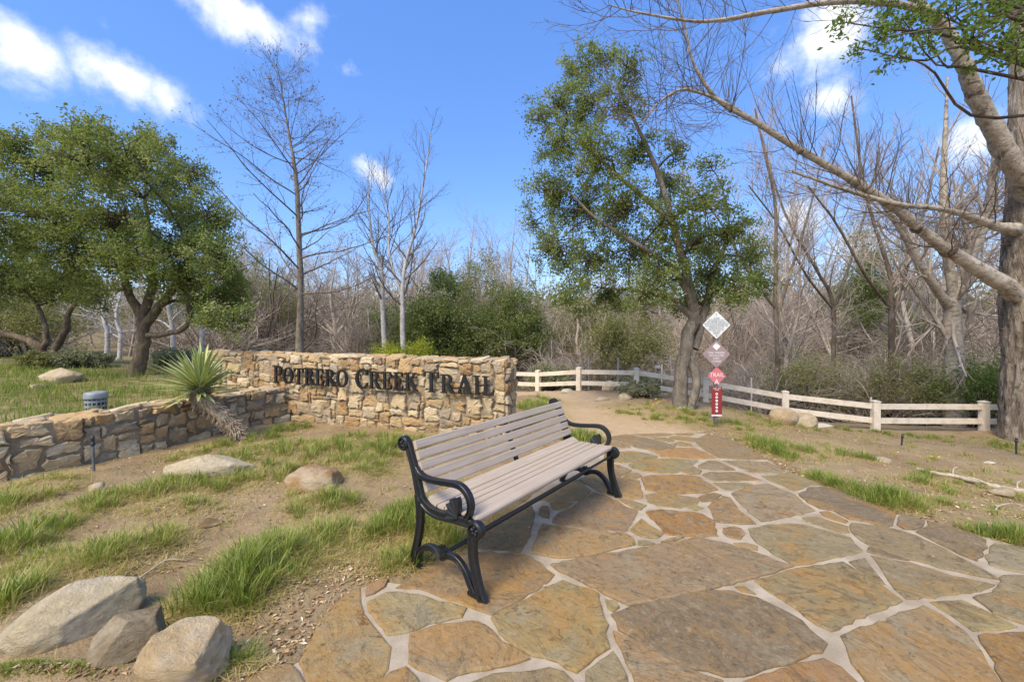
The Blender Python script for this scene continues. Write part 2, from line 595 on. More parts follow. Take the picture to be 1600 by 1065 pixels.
    bark('dark_oak_bark', lin(72, 60, 48), lin(112, 97, 80), lin(144, 127, 106), 16, 0.35, 0.9, 0.03)
    bark('furrowed_bark', lin(74, 64, 54), lin(146, 132, 115), lin(196, 182, 162), 14, 0.22, 1.0, 0.08)
    bark('limb_bark', lin(118, 104, 88), lin(176, 164, 146), lin(204, 194, 177), 11, 1.6, 0.9, 0.03)
    bark('pale_bark', lin(142, 136, 128), lin(184, 180, 174), lin(212, 208, 204), 9, 0.6, 0.4, 0.01)
    bark('grey_twig', lin(134, 120, 107), lin(174, 160, 145), lin(202, 188, 172), 6, 0.5, 0.4, 0.01)
    bark('brown_twig', lin(136, 119, 102), lin(170, 153, 134), lin(196, 180, 160), 5, 0.5, 0.4, 0.01)
    bark('mid_twig', lin(78, 68, 58), lin(112, 100, 88), lin(142, 130, 116), 6, 0.5, 0.4, 0.01)
    bark('dark_twig', lin(58, 50, 42), lin(88, 78, 68), lin(120, 110, 100), 6, 0.5, 0.4, 0.01)
    bark('yucca_bark', lin(120, 98, 74), lin(168, 148, 122), lin(206, 194, 172), 40, 1.0, 0.8, 0.02)
    bark('dead_wood', lin(140, 126, 106), lin(182, 168, 146), lin(206, 194, 172), 14, 0.6, 0.6, 0.01)

    blotch('limb_bark', 6.0, 0.54, 0.64, lin(92, 80, 66), 0.75)
    blotch('pale_bark', 7.0, 0.56, 0.66, lin(120, 112, 100), 0.7)

    # --- leaves: diffuse, some gloss, light passing through
    def leaf(name, stops, trans=0.35, rough=0.5):
        m, nt, b = material(name, rough, 0.35)
        c = nt.ramp(nt.attr('rnd'), stops)
        nt.put(b.inputs['Base Color'], c)
        tr = nt.new('ShaderNodeBsdfTranslucent')
        nt.put(tr.inputs[0], nt.mix(0.6, c, lin(170, 180, 60)))
        mx = nt.new('ShaderNodeMixShader')
        mx.inputs[0].default_value = trans
        nt.l.new(b.outputs[0], mx.inputs[1])
        nt.l.new(tr.outputs[0], mx.inputs[2])
        nt.l.new(mx.outputs[0], nt.n['Material Output'].inputs[0])
    leaf('oak_leaf', [(0.0, lin(88, 103, 54)), (0.4, lin(118, 133, 72)), (0.75, lin(146, 154, 92)), (1.0, lin(178, 178, 122))], 0.42)
    leaf('dark_leaf', [(0.0, lin(76, 90, 50)), (0.5, lin(106, 118, 68)), (1.0, lin(140, 144, 90))])
    leaf('olive_leaf', [(0.0, lin(104, 106, 64)), (0.5, lin(136, 134, 86)), (1.0, lin(164, 156, 108))])
    leaf('fresh_leaf', [(0.0, lin(66, 88, 34)), (0.5, lin(96, 120, 48)), (1.0, lin(136, 152, 78))], 0.4)
    leaf('lime_leaf', [(0.0, lin(118, 128, 24)), (0.5, lin(156, 160, 40)), (1.0, lin(184, 182, 62))], 0.35)
    leaf('sage_leaf', [(0.0, lin(110, 112, 84)), (0.5, lin(138, 138, 106)), (1.0, lin(168, 164, 134))], 0.2)
    leaf('brown_leaf', [(0.0, lin(84, 62, 38)), (0.5, lin(122, 92, 58)), (1.0, lin(170, 136, 92))], 0.2)
    leaf('litter', [(0.0, lin(118, 86, 54)), (0.4, lin(164, 130, 90)), (0.75, lin(196, 168, 126)), (1.0, lin(224, 208, 176))], 0.1)
    leaf('grass_blade', [(0.0, lin(102, 124, 50)), (0.3, lin(136, 150, 68)), (0.55, lin(168, 172, 92)), (0.74, lin(192, 174, 108)), (1.0, lin(216, 190, 138))], 0.35)
    leaf('yellow_petal', [(0.0, lin(220, 190, 30)), (1.0, lin(240, 210, 60))], 0.3)

    # --- yucca leaf, green middle with cream margins
    m, nt, b = material('yucca_leaf', 0.45, 0.4)
    e = nt.attr('edge')
    tc = nt.new('ShaderNodeTexCoord')
    n = nt.noise(nt.vmath('MULTIPLY', tc.outputs['Object'], (60, 60, 2)), 2.0, 4)
    oi = nt.new('ShaderNodeObjectInfo')
    g = nt.mix(oi.outputs['Random'], lin(128, 148, 72), lin(166, 176, 98))
    v = nt.math('ADD', e, nt.math('MULTIPLY', nt.math('SUBTRACT', n, 0.5), 0.5))
    c = nt.mix(nt.step(v, 0.4, 0.6), g, lin(222, 216, 160))
    nt.put(b.inputs['Base Color'], c)


build_materials()

# ------------------------------------------------------------------ ground
rng = np.random.default_rng(7)
random.seed(7)

# paving outline on the ground (metres); the part in view follows the photograph, the rest goes on behind the viewer
EDGE_L = [(452, 1038), (467, 1033), (488, 994), (520, 947), (564, 916), (605, 904), (628, 908), (660, 884), (717, 861), (745, 838), (790, 802), (850, 758), (900, 722), (938, 692), (985, 677)]
EDGE_R = [(1085, 675), (1108, 677), (1145, 686), (1190, 712), (1231, 735), (1282, 755), (1401, 801), (1497, 824), (1600, 854)]
PATIO = [tuple(ground_px(*p)[:2]) for p in EDGE_L] + [tuple(ground_px(*p)[:2]) for p in EDGE_R] + \
        [(4.6, 2.2), (5.6, 1.2), (6.0, 0.0), (5.6, -2.0), (-1.6, -2.0), (-1.9, -0.4), (-1.75, 0.7), (-1.4, 1.35)]

LOW_WALL = np.array([(-3.55, 6.86), (-3.95, 6.2), (-4.2, 5.6), (-4.43, 5.0), (-4.67, 4.5), (-4.99, 4.02), (-5.5, 3.45), (-6.2, 2.9)])   # foot of its visible face
LOW_H = 0.545
SW_A = np.array([-5.53, 7.425])      # sign wall: foot of its face, far end ...
SW_B = np.array([-0.085, 5.53])      # ... and near end
SW_U = (SW_B - SW_A) / np.linalg.norm(SW_B - SW_A)
SW_N = np.array([SW_U[1], -SW_U[0]])
if SW_N[1] > 0:
    SW_N = -SW_N
SW_L = np.linalg.norm(SW_B - SW_A)
SW_H, SW_T = 1.07, 0.46

FENCE = [(-2.1, 13.2, -.42), (-0.7, 12.7, -.4), (0.75, 12.0, -.36), (1.75, 10.9, -.167), (3.1, 10.4, -.135), (4.55, 9.8, -.3), (5.95, 9.1, -.507), (7.39, 8.5, -.61), (9.6, 8.5, -.62), (11.8, 8.45, -.64), (14.0, 8.3, -.6)]
CTRL = [(x, y, z) for x, y, z in FENCE]
CTRL += [(x, y, 0) for x in (-5, -2.5, 0, 2) for y in (-3, 0, 2.5, 4.5)] + [(-3, 6, 0), (-1, 6, 0), (1, 6, 0), (0, 7.5, -.02), (1.2, 9, -.1), (-9, 0, .05), (-9, -6, 0), (9, -6, -.1), (0, -9, 0)]
CTRL += [(3.46, 2.82, 0), (2.88, 3.77, 0), (2.5, 5.76, 0), (5.6, 1.2, 0), (3.22, 6.6, -.087), (3.45, 8.2, -.095), (4.95, 4.97, -.22), (5.1, 4.2, -.17), (7, 3, -.2), (8, 5, -.42), (11, 3, -.35), (9.64, 7.7, -.63), (6, 7, -.42)]
CTRL += [(2, 16, -1.1), (6, 14, -1.4), (10, 13, -1.6), (15, 13, -1.6), (-2.5, 17, -.7), (-6, 15, 0.0), (-9, 11, .1), (-14, 10, .15), (-9, 7, .02), (-12, 4, .05), (-14, 16, .2), (0, 24, -.9), (12, 24, -1.0), (-12, 24, .2), (20, 20, -1.0), (22, 8, -.7), (-22, 8, .2)]
CT = np.array(CTRL)


def _tps(r2):
    return np.where(r2 > 1e-12, 0.5 * r2 * np.log(r2 + 1e-12), 0.0)


_n = len(CT)
_K = _tps(((CT[:, None, :2] - CT[None, :, :2]) ** 2).sum(-1)) + np.eye(_n) * 0.02
_P = np.c_[np.ones(_n), CT[:, :2]]
_A = np.block([[_K, _P], [_P.T, np.zeros((3, 3))]])
_W = np.linalg.solve(_A, np.r_[CT[:, 2], np.zeros(3)])


def low_side(x, y):
    """signed distance to the low wall's face, positive on the raised lawn side"""
    x = np.asarray(x, float)
    y = np.asarray(y, float)
    P = [tuple(p) for p in LOW_WALL] + [(-7.5, 2.2), (-10, 1.6), (-40, 0.5)]
    d = dist_poly(P, x, y, closed=False)
    Q = [(-3.55, 6.86)] + P[1:] + [(-60, 60), (-3.0, 60), (-3.0, 9.0)]
    return np.where(in_poly(Q, x, y), d, -d)


def gz(x, y):
    x = np.asarray(x, float)
    y = np.asarray(y, float)
    shp = x.shape
    xf, yf = x.ravel(), y.ravel()
    z = np.zeros_like(xf)
    for i in range(0, len(xf), 20000):
        s = slice(i, i + 20000)
        r2 = (xf[s, None] - CT[None, :, 0]) ** 2 + (yf[s, None] - CT[None, :, 1]) ** 2
        z[s] = _tps(r2) @ _W[:_n] + _W[_n] + xf[s] * _W[_n + 1] + yf[s] * _W[_n + 2]
    rr = np.hypot(xf, yf)
    far = -0.8 + 0.9 * sstep(26, 48, rr) + 0.03 * np.maximum(rr - 45, 0) + 0.9 * sstep(5, -25, xf)
    w = sstep(17, 27, rr)
    z = z * (1 - w) + far * w
    r = low_side(xf, yf)
    z = z + (0.42 * sstep(0.08, 0.4, r) + 0.10 * sstep(0.5, 5, r)) * (1 - sstep(9, 16, yf) * 0.7)
    return z.reshape(shp)


def gz1(x, y):
    return float(gz(np.array([x]), np.array([y]))[0])


# world positions of the photograph's grass patches: px, py, half width px, half height px, blades, height m, dryness
def patch(px, py, rx, ry, n, h, dry, z=0.0):
    c = ground_px(px, py, z)
    w = rx * c[1] / F
    a = ground_px(px, py + ry, z)[1]
    b = ground_px(px, max(py - ry, HZ + 25), z)[1]
    return (c[0], c[1], w, (b - a) / 2, n, h, dry)


PATCHES = [patch(*p) for p in (
    # left of the bench
    (360, 930, 62, 38, 2600, .20, .15), (425, 900, 55, 32, 1500, .17, .35), (470, 860, 60, 30, 1500, .15, .4), (400, 870, 50, 22, 900, .15, .35), (330, 955, 50, 25, 700, .10, .9),
    (190, 868, 75, 32, 2200, .15, .55), (150, 890, 50, 22, 900, .12, .7), (250, 850, 35, 22, 500, .14, .5), (30, 850, 45, 45, 1700, .18, .35), (70, 885, 50, 25, 900, .14, .65), (5, 950, 30, 40, 700, .2, .35),
    (20, 790, 40, 20, 800, .16, .35), (60, 765, 50, 16, 900, .13, .6), (190, 790, 55, 18, 1100, .15, .45), (260, 770, 70, 18, 1500, .16, .35), (340, 758, 55, 14, 1000, .15, .3), (290, 800, 60, 12, 700, .10, .6),
    (430, 745, 55, 20, 1300, .14, .5), (400, 715, 60, 16, 1400, .14, .35), (470, 705, 60, 16, 1600, .15, .35), (540, 715, 60, 18, 1900, .16, .3), (600, 715, 50, 18, 1700, .16, .25), (560, 735, 60, 14, 1200, .13, .5),
    (510, 795, 50, 18, 1300, .14, .4), (480, 780, 30, 12, 500, .12, .5), (560, 840, 55, 20, 1200, .14, .5), (620, 830, 40, 25, 1500, .19, .25), (660, 815, 45, 28, 1700, .2, .3), (690, 845, 40, 18, 900, .15, .5), (610, 880, 40, 14, 700, .12, .6), (645, 882, 14, 8, 260, .17, .1),
    (720, 800, 50, 18, 900, .13, .6), (760, 770, 50, 16, 700, .13, .5), (520, 870, 50, 18, 700, .11, .7), (350, 700, 40, 14, 700, .12, .4), (420, 685, 35, 12, 800, .16, .2), (455, 672, 30, 8, 600, .16, .2), (300, 715, 40, 10, 500, .10, .5),
    (580, 690, 60, 12, 1400, .14, .3), (650, 700, 45, 14, 1000, .15, .3), (340, 1052, 45, 12, 500, .08, .25), (380, 1040, 30, 10, 300, .09, .2), (60, 1058, 80, 10, 1800, .03, .1), (150, 1058, 40, 8, 600, .03, .2), (285, 790, 20, 8, 120, .08, .3), (90, 800, 12, 8, 100, .1, .3),
    # beyond the bench and beside the trail
    (840, 640, 34, 18, 1700, .2, .15), (850, 622, 30, 10, 900, .18, .15), (830, 660, 25, 10, 700, .18, .2), (912, 690, 26, 11, 1300, .24, .12), (880, 715, 25, 12, 600, .16, .4), (925, 690, 30, 8, 300, .1, .6),
    (1000, 642, 40, 6, 900, .12, .15), (1050, 652, 45, 7, 1100, .13, .15), (1030, 635, 40, 6, 600, .12, .3), (1085, 655, 30, 6, 600, .13, .2), (965, 630, 25, 5, 300, .08, .4), (1140, 655, 50, 8, 900, .13, .25), (1080, 640, 40, 5, 600, .16, .15),
    # right of the paving
    (1195, 695, 20, 10, 900, .19, .1), (1215, 706, 24, 9, 700, .16, .2), (1165, 680, 25, 8, 500, .13, .3), (1265, 695, 28, 9, 700, .13, .2), (1325, 697, 32, 9, 900, .14, .15), (1240, 690, 30, 8, 300, .1, .3),
    (1265, 745, 22, 8, 500, .13, .15), (1310, 762, 30, 9, 800, .14, .15), (1365, 780, 35, 10, 1100, .17, .1), (1405, 790, 35, 10, 900, .16, .15), (1450, 780, 30, 8, 300, .1, .3), (1290, 740, 20, 6, 160, .1, .3), (1545, 838, 40, 11, 900, .15, .1), (1590, 842, 30, 10, 700, .16, .1), (1500, 830, 30, 7, 300, .08, .5),
    (1470, 725, 60, 12, 500, .1, .25), (1530, 715, 60, 10, 300, .08, .3), (1450, 745, 40, 8, 300, .1, .3), (1540, 750, 50, 10, 260, .09, .4), (1580, 795, 30, 10, 160, .09, .3), (1500, 775, 60, 10, 200, .07, .4), (1400, 735, 40, 8, 200, .08, .4),
    (1340, 665, 40, 6, 700, .14, .2, -.4), (1410, 668, 40, 6, 600, .13, .2, -.4), (1480, 672, 40, 6, 600, .13, .25, -.4), (1560, 680, 40, 6, 600, .14, .2, -.4), (1280, 668, 30, 6, 400, .13, .25, -.3), (1200, 660, 40, 6, 500, .13, .3, -.2), (1170, 645, 40, 5, 500, .15, .4, -.2),
)]


def build_ground():
    n = 365
    s = np.linspace(-1, 1, n)
    xs = 0.35 + 1.0 * np.sinh(6.0 * s)
    ys = 3.0 + 1.0 * np.sinh(6.0 * s)
    X, Y = np.meshgrid(xs, ys, indexing='xy')
    Z = gz(X, Y)
    r = np.hypot(X, Y)
    inside = in_poly(PATIO, X, Y)
    dp = dist_poly(PATIO, X, Y)
    rel = np.array([fbm(x * 1.1, y * 1.1, 3.0, 4) if q < 40 else 0.0 for x, y, q in zip(X.ravel(), Y.ravel(), r.ravel())]).reshape(X.shape)
    rel2 = np.array([fbm(x * 7, y * 7, 9.0, 3) if q < 12 else 0.0 for x, y, q in zip(X.ravel(), Y.ravel(), r.ravel())]).reshape(X.shape)
    fade = sstep(0.02, 0.5, dp)
    tr_c = [ground_px(*p)[:2] for p in ((1020, 690), (960, 655), (915, 630), (895, 617))] + [np.array([1.2, 10.2]), np.array([-1.0, 11.4]), np.array([-4.0, 13.0])]
    dt = dist_poly([tuple(p) for p in tr_c], X, Y, closed=False)
    wid = np.where(Y < 8, 0.95, 0.75)
    trail = 1 - sstep(wid * 0.75, wid * 1.3, dt + 0.25 * rel)
    Z = Z + rel * 0.035 * fade * (1 - 0.7 * trail) + rel2 * 0.020 * fade * (1 - trail)
    Z = Z - 0.02 * trail
    # tufts stand on little mounds held by their roots
    thatch = np.zeros_like(Z)
    for (cx, cy, a, b, nb, h, dry) in PATCHES:
        q = ((X - cx) / (a * 1.25)) ** 2 + ((Y - cy) / (b * 1.25)) ** 2
        m = np.exp(-q * 1.3)
        thatch = np.maximum(thatch, m * (0.55 + 0.5 * dry))
        Z = Z + np.where(inside, 0, 0.035 * m * min(1, nb / 1200) * sstep(0, .2, dp))
    # soil banked against the half-buried boulders
    for (px, py, rr_) in ((112, 985, .34), (203, 1028, .24), (292, 1062, .24), (328, 744, .42), (492, 764, .32)):
        c = ground_px(px, py)
        Z = Z + 0.03 * np.exp(-((X - c[0]) ** 2 + (Y - c[1]) ** 2) / rr_ ** 2)
    low = low_side(X, Y)
    green = sstep(0.2, 0.8, low) * (1 - sstep(10, 13, Y)) * sstep(-0.35, 0.15, rel + 0.1)
    wild = np.maximum(sstep(11.0, 14.5, np.hypot(X * 0.55, Y)), 0)
    Z = np.where(inside, np.minimum(Z, 0) - 0.05 * sstep(0, 0.06, dp) - 0.012, Z)
    V = np.c_[X.ravel(), Y.ravel(), Z.ravel()]
    i, j = np.meshgrid(np.arange(n - 1), np.arange(n - 1), indexing='xy')
    k = (j * n + i).ravel()
    Q = np.stack([k, k + 1, k + n + 1, k + n], axis=1)
    o = obj('ground', V, Q, 'earth', smooth=True, attrs={'trail': trail, 'thatch': np.clip(thatch, 0, 1), 'green': green, 'wild': wild})
    tag(o, kind='structure')
    return xs, ys, Z


GX, GY, GZ = build_ground()


def ground_h(x, y):
    """height of the built ground sheet (bilinear)"""
    x = np.asarray(x, float)
    y = np.asarray(y, float)
    i = np.clip(np.searchsorted(GX, x) - 1, 0, len(GX) - 2)
    j = np.clip(np.searchsorted(GY, y) - 1, 0, len(GY) - 2)
    u = (x - GX[i]) / (GX[i + 1] - GX[i])
    v = (y - GY[j]) / (GY[j + 1] - GY[j])
    return GZ[j, i] * (1 - u) * (1 - v) + GZ[j, i + 1] * u * (1 - v) + GZ[j + 1, i] * (1 - u) * v + GZ[j + 1, i + 1] * u * v


def gh(x, y):
    return float(ground_h(np.array([x]), np.array([y]))[0])


# ------------------------------------------------------------------ flagstone paving
SLATE, OCHRE, RUST, OLIVE, DARK, GREY = lin(146, 123, 86), lin(158, 128, 82), lin(160, 118, 72), lin(148, 130, 90), lin(124, 106, 80), lin(150, 132, 102)
VIEWS = {'A': (900, 660, 1600 / 700), 'C': (620, 820, 3.2), 'D': (820, 660, 5.327), 'E': (1090, 680, 3.137), 'F': (400, 780, 1600 / 600)}
STONES = [
    ('C', OCHRE, [(5, 312), (60, 262), (130, 205), (230, 150), (310, 132), (430, 135), (560, 140), (660, 158), (725, 195), (785, 245), (760, 280), (690, 325), (560, 400), (478, 440), (400, 420), (300, 385), (190, 350), (110, 322)]),
    ('F', OLIVE, [(472, 425), (545, 388), (640, 395), (760, 425), (872, 452), (855, 492), (720, 520), (645, 545), (545, 562), (505, 515), (470, 462)]),
    ('F', RUST, [(458, 378), (500, 348), (548, 335), (535, 365), (490, 392), (462, 402)]),
    ('F', OCHRE, [(432, 366), (380, 392), (320, 445), (275, 495), (235, 570), (195, 640), (178, 684), (205, 745), (235, 830), (420, 850), (500, 765), (555, 700), (562, 650), (545, 595), (515, 555), (470, 495), (438, 450), (428, 405)]),
    ('F', OCHRE, [(138, 692), (80, 700), (0, 730), (-60, 775), (-60, 850), (190, 850), (195, 770), (165, 720)]),
    ('C', OCHRE, [(75, 535), (260, 490), (410, 482), (470, 530), (520, 590), (660, 672), (560, 695), (450, 715), (300, 745), (250, 770), (170, 740), (60, 690), (50, 655), (65, 600)]),
    ('C', OCHRE, [(480, 470), (560, 420), (700, 350), (830, 285), (930, 315), (1010, 345), (1040, 500), (1050, 610), (960, 690), (895, 740), (800, 690), (690, 650), (580, 600), (520, 540)]),
    ('A', SLATE, [(-92, 512), (0, 490), (150, 465), (300, 437), (440, 412), (560, 438), (680, 478), (768, 515), (640, 553), (480, 592), (300, 632), (185, 652), (95, 605), (0, 558), (-60, 530)]),
    ('C', OLIVE, [(1045, 375), (1095, 395), (1110, 412), (1080, 430), (1058, 420)]),
    ('A', DARK, [(135, 690), (200, 660), (330, 620), (480, 598), (560, 602), (690, 640), (800, 710), (895, 790), (870, 815), (740, 860), (600, 905), (560, 910), (430, 880), (300, 830), (160, 740)]),
    ('A', OCHRE, [(133, 745), (230, 792), (340, 858), (450, 902), (525, 930), (520, 990), (230, 990), (205, 900), (160, 815)]),
    ('A', OLIVE, [(130, 815), (40, 890), (30, 990), (195, 990), (180, 905), (150, 840)]),
    ('C', OLIVE, [(375, 790), (480, 752), (620, 737), (760, 712), (830, 735), (885, 785), (890, 860), (380, 860)]),
    ('F', SLATE, [(515, 765), (560, 725), (618, 706), (668, 745), (690, 800), (640, 860), (500, 860)]),
    ('C', OCHRE, [(725, 0), (860, 15), (1000, 35), (1150, 50), (1180, 65), (1190, 95), (1100, 115), (1000, 145), (860, 165), (800, 165), (680, 140), (690, 100), (710, 50)]),
    ('C', DARK, [(310, 118), (400, 60), (520, -20), (600, -80), (672, -96), (684, -50), (676, 20), (640, 100), (615, 135), (540, 128), (430, 118)]),
    ('D', DARK, [(125, 715), (150, 700), (190, 705), (205, 760), (195, 795), (150, 785), (120, 765)]),
    ('D', OLIVE, [(210, 670), (300, 665), (410, 665), (340, 710), (280, 725), (235, 720)]),
    ('D', SLATE, [(215, 820), (260, 770), (400, 690), (500, 620), (580, 580), (650, 600), (760, 650), (850, 700), (940, 740), (900, 820), (850, 900), (830, 915), (700, 905), (500, 880), (350, 850), (240, 838)]),
    ('D', OCHRE, [(110, 640), (180, 590), (300, 520), (420, 470), (510, 535), (555, 570), (500, 610), (430, 648), (330, 652), (200, 655)]),
    ('D', OCHRE, [(450, 478), (560, 440), (640, 430), (830, 462), (950, 487), (965, 560), (975, 625), (880, 635), (780, 620), (650, 590), (560, 540)]),
    ('D', OLIVE, [(790, 640), (900, 655), (1010, 690), (960, 725), (930, 725), (850, 680)]),
    ('D', OCHRE, [(480, 420), (620, 330), (760, 350), (850, 380), (885, 400), (850, 420), (790, 445), (650, 425), (540, 432)]),
    ('D', OCHRE, [(815, 447), (870, 422), (950, 420), (970, 440), (930, 467), (880, 467)]),
    ('D', OLIVE, [(640, 320), (700, 210), (780, 240), (900, 240), (1010, 255), (1110, 280), (1080, 300), (950, 320), (840, 335)]),
    ('D', OLIVE, [(860, 348), (1000, 312), (1160, 300), (1300, 305), (1440, 318), (1400, 350), (1290, 405), (1240, 420), (1100, 415), (990, 405), (900, 380)]),
    ('D', SLATE, [(690, 158), (780, 165), (870, 192), (880, 210), (800, 208), (715, 190)]),
    ('D', SLATE, [(720, 122), (850, 98), (1000, 128), (1100, 152), (1250, 190), (1250, 208), (1060, 235), (930, 208), (870, 180), (780, 155), (690, 142)]),
    ('D', SLATE, [(880, 97), (1000, 92), (1150, 87), (1240, 95), (1180, 113), (1050, 123)]),
    ('D', OLIVE, [(1060, 132), (1170, 125), (1250, 152), (1200, 163), (1130, 150)]),
    ('D', OCHRE, [(1200, 121), (1280, 111), (1450, 130), (1400, 160), (1300, 148), (1220, 138)]),
    ('D', OCHRE, [(1222, 172), (1290, 162), (1380, 180), (1400, 198), (1290, 195)]),
    ('D', SLATE, [(1245, 92), (1380, 87), (1410, 92), (1370, 110), (1280, 105)]),
    ('D', RUST, [(1080, 240), (1260, 215), (1400, 210), (1500, 250), (1590, 293), (1400, 303), (1250, 293), (1140, 285)]),
    ('A', SLATE, [(420, 62), (472, 40), (560, 60), (660, 120), (685, 133), (610, 133), (515, 127), (462, 100)]),
    ('E', GREY, [(115, 124), (200, 122), (345, 130), (432, 175), (390, 188), (270, 183), (190, 152)]),
    ('E', SLATE, [(0, 147), (50, 124), (100, 128), (178, 163), (186, 170), (80, 172), (10, 162)]),
    ('E', SLATE, [(15, 192), (60, 180), (200, 180), (270, 202), (316, 220), (180, 224), (80, 222)]),
    ('E', OLIVE, [(315, 202), (400, 194), (445, 180), (540, 215), (600, 240), (545, 246), (500, 268), (460, 266), (390, 235)]),
    ('E', OLIVE, [(80, 234), (170, 231), (250, 235), (270, 242), (180, 262), (140, 268)]),
    ('E', GREY, [(165, 282), (240, 252), (330, 235), (400, 262), (480, 292), (518, 332), (572, 370), (500, 385), (380, 410), (320, 422), (270, 390), (210, 332)]),
    ('E', DARK, [(502, 295), (545, 257), (640, 251), (760, 286), (880, 336), (972, 382), (952, 440), (935, 448), (860, 430), (740, 406), (660, 368), (600, 358), (545, 330)]),
    ('E', DARK, [(978, 440), (992, 394), (1050, 402), (1110, 419), (1096, 448), (1058, 463), (1010, 458)]),
    ('E', DARK, [(1075, 474), (1112, 456), (1128, 423), (1270, 457), (1418, 516), (1398, 570), (1368, 612), (1290, 583), (1180, 528)]),
    ('E', GREY, [(1462, 528), (1600, 550), (1700, 577), (1700, 690), (1520, 660), (1432, 633), (1422, 590)]),
    ('E', OLIVE, [(754, 432), (870, 442), (1000, 472), (1078, 497), (1178, 547), (1298, 607), (1398, 657), (1476, 703), (1400, 693), (1250, 663), (1080, 618), (960, 588), (870, 553), (792, 510), (758, 472)]),
    ('E', DARK, [(836, 550), (900, 562), (1000, 597), (1035, 612), (940, 597), (832, 570)]),
    ('E', OCHRE, [(600, 377), (640, 372), (733, 420), (720, 430), (640, 405)]),
    ('E', SLATE, [(515, 405), (580, 397), (640, 417), (733, 447), (746, 478), (700, 475), (600, 445), (540, 425)]),
    ('E', OLIVE, [(248, 460), (340, 442), (480, 434), (600, 457), (738, 497), (778, 532), (812, 571), (700, 593), (580, 618), (482, 637), (402, 600), (302, 530), (262, 490)]),
    ('E', OCHRE, [(52, 347), (82, 322), (125, 297), (157, 307), (207, 372), (257, 412), (286, 434), (200, 434), (92, 424)]),
    ('E', RUST, [(130, 456), (180, 447), (213, 457), (228, 480), (208, 508), (150, 500), (127, 475)]),
    ('E', OCHRE, [(180, 532), (240, 532), (293, 547), (293, 562), (240, 555)]),
    ('E', SLATE, [(0, 312), (30, 292), (80, 282), (116, 291), (75, 320), (20, 325)]),
    ('A', RUST, [(232, 195), (300, 190), (400, 188), (440, 195), (510, 240), (470, 250), (350, 255), (250, 240)]),
    ('A', RUST, [(250, 320), (300, 310), (400, 318), (450, 325), (490, 350), (508, 405), (450, 408), (330, 400), (300, 375)]),
    ('A', SLATE, [(250, 257), (290, 249), (400, 263), (440, 271), (430, 290), (370, 305), (290, 298), (258, 285)]),
    ('A', OCHRE, [(195, 385), (235, 345), (260, 365), (312, 395), (290, 412), (240, 410)]),
    ('A', OLIVE, [(222, 423), (250, 424), (280, 433), (240, 438), (222, 437)]),
    ('A', OLIVE, [(305, 428), (335, 417), (385, 411), (345, 424)]),
    ('A', OLIVE, [(395, 302), (425, 296), (452, 305), (425, 313)]),
    ('A', DARK, [(975, 497), (1030, 485), (1052, 515), (1103, 578), (1080, 568), (1010, 525)]),
    ('A', SLATE, [(1060, 476), (1200, 502), (1350, 547), (1488, 576), (1440, 600), (1300, 620), (1180, 628), (1142, 595), (1102, 535)]),
    ('A', OLIVE, [(640, 568), (760, 530), (880, 508), (955, 500), (1008, 532), (1096, 587), (1162, 638), (1080, 670), (980, 715), (910, 740), (860, 720), (760, 650), (680, 600)]),
    ('A', OCHRE, [(570, 588), (600, 584), (640, 612), (592, 602)]),
    ('A', OCHRE, [(950, 762), (1080, 715), (1200, 670), (1240, 657), (1310, 692), (1390, 752), (1438, 812), (1488, 890), (1520, 940), (1530, 990), (1085, 990), (1020, 900), (970, 830), (966, 800)]),
    ('A', OLIVE, [(1265, 641), (1380, 636), (1450, 667), (1578, 729), (1500, 738), (1420, 745), (1340, 690)]),
    ('A', OLIVE, [(1420, 627), (1500, 602), (1532, 547), (1600, 550), (1700, 562), (1700, 735), (1600, 722), (1500, 682)]),
    ('A', RUST, [(1440, 765), (1600, 750), (1700, 745), (1720, 990), (1562, 990), (1502, 880)]),
    ('A', RUST, [(640, 915), (760, 880), (880, 845), (940, 877), (1008, 932), (1040, 990), (560, 990), (575, 945)]),
    ('A', OLIVE, [(108, 640), (140, 641), (153, 660), (126, 667)]),
    ('D', OLIVE, [(1312, 410), (1400, 367), (1468, 400), (1448, 428), (1380, 430)]),
]


def resample(P, step):
    out = []
    n = len(P)
    for i in range(n):
        a, b = np.array(P[i]), np.array(P[(i + 1) % n])
        k = max(1, int(np.linalg.norm(b - a) / step))
        for t in range(k):
            out.append(a + (b - a) * t / k)
    return np.array(out)


def inset(P, d):
    """move a closed outline inwards by d along its vertex normals"""
    P = np.asarray(P)
    area = 0.5 * np.sum(P[:, 0] * np.roll(P[:, 1], -1) - np.roll(P[:, 0], -1) * P[:, 1])
    t = np.roll(P, -1, 0) - np.roll(P, 1, 0)
    t /= np.linalg.norm(t, axis=1, keepdims=True) + 1e-9
    nrm = np.c_[-t[:, 1], t[:, 0]] * (1 if area > 0 else -1)
    return P + nrm * d


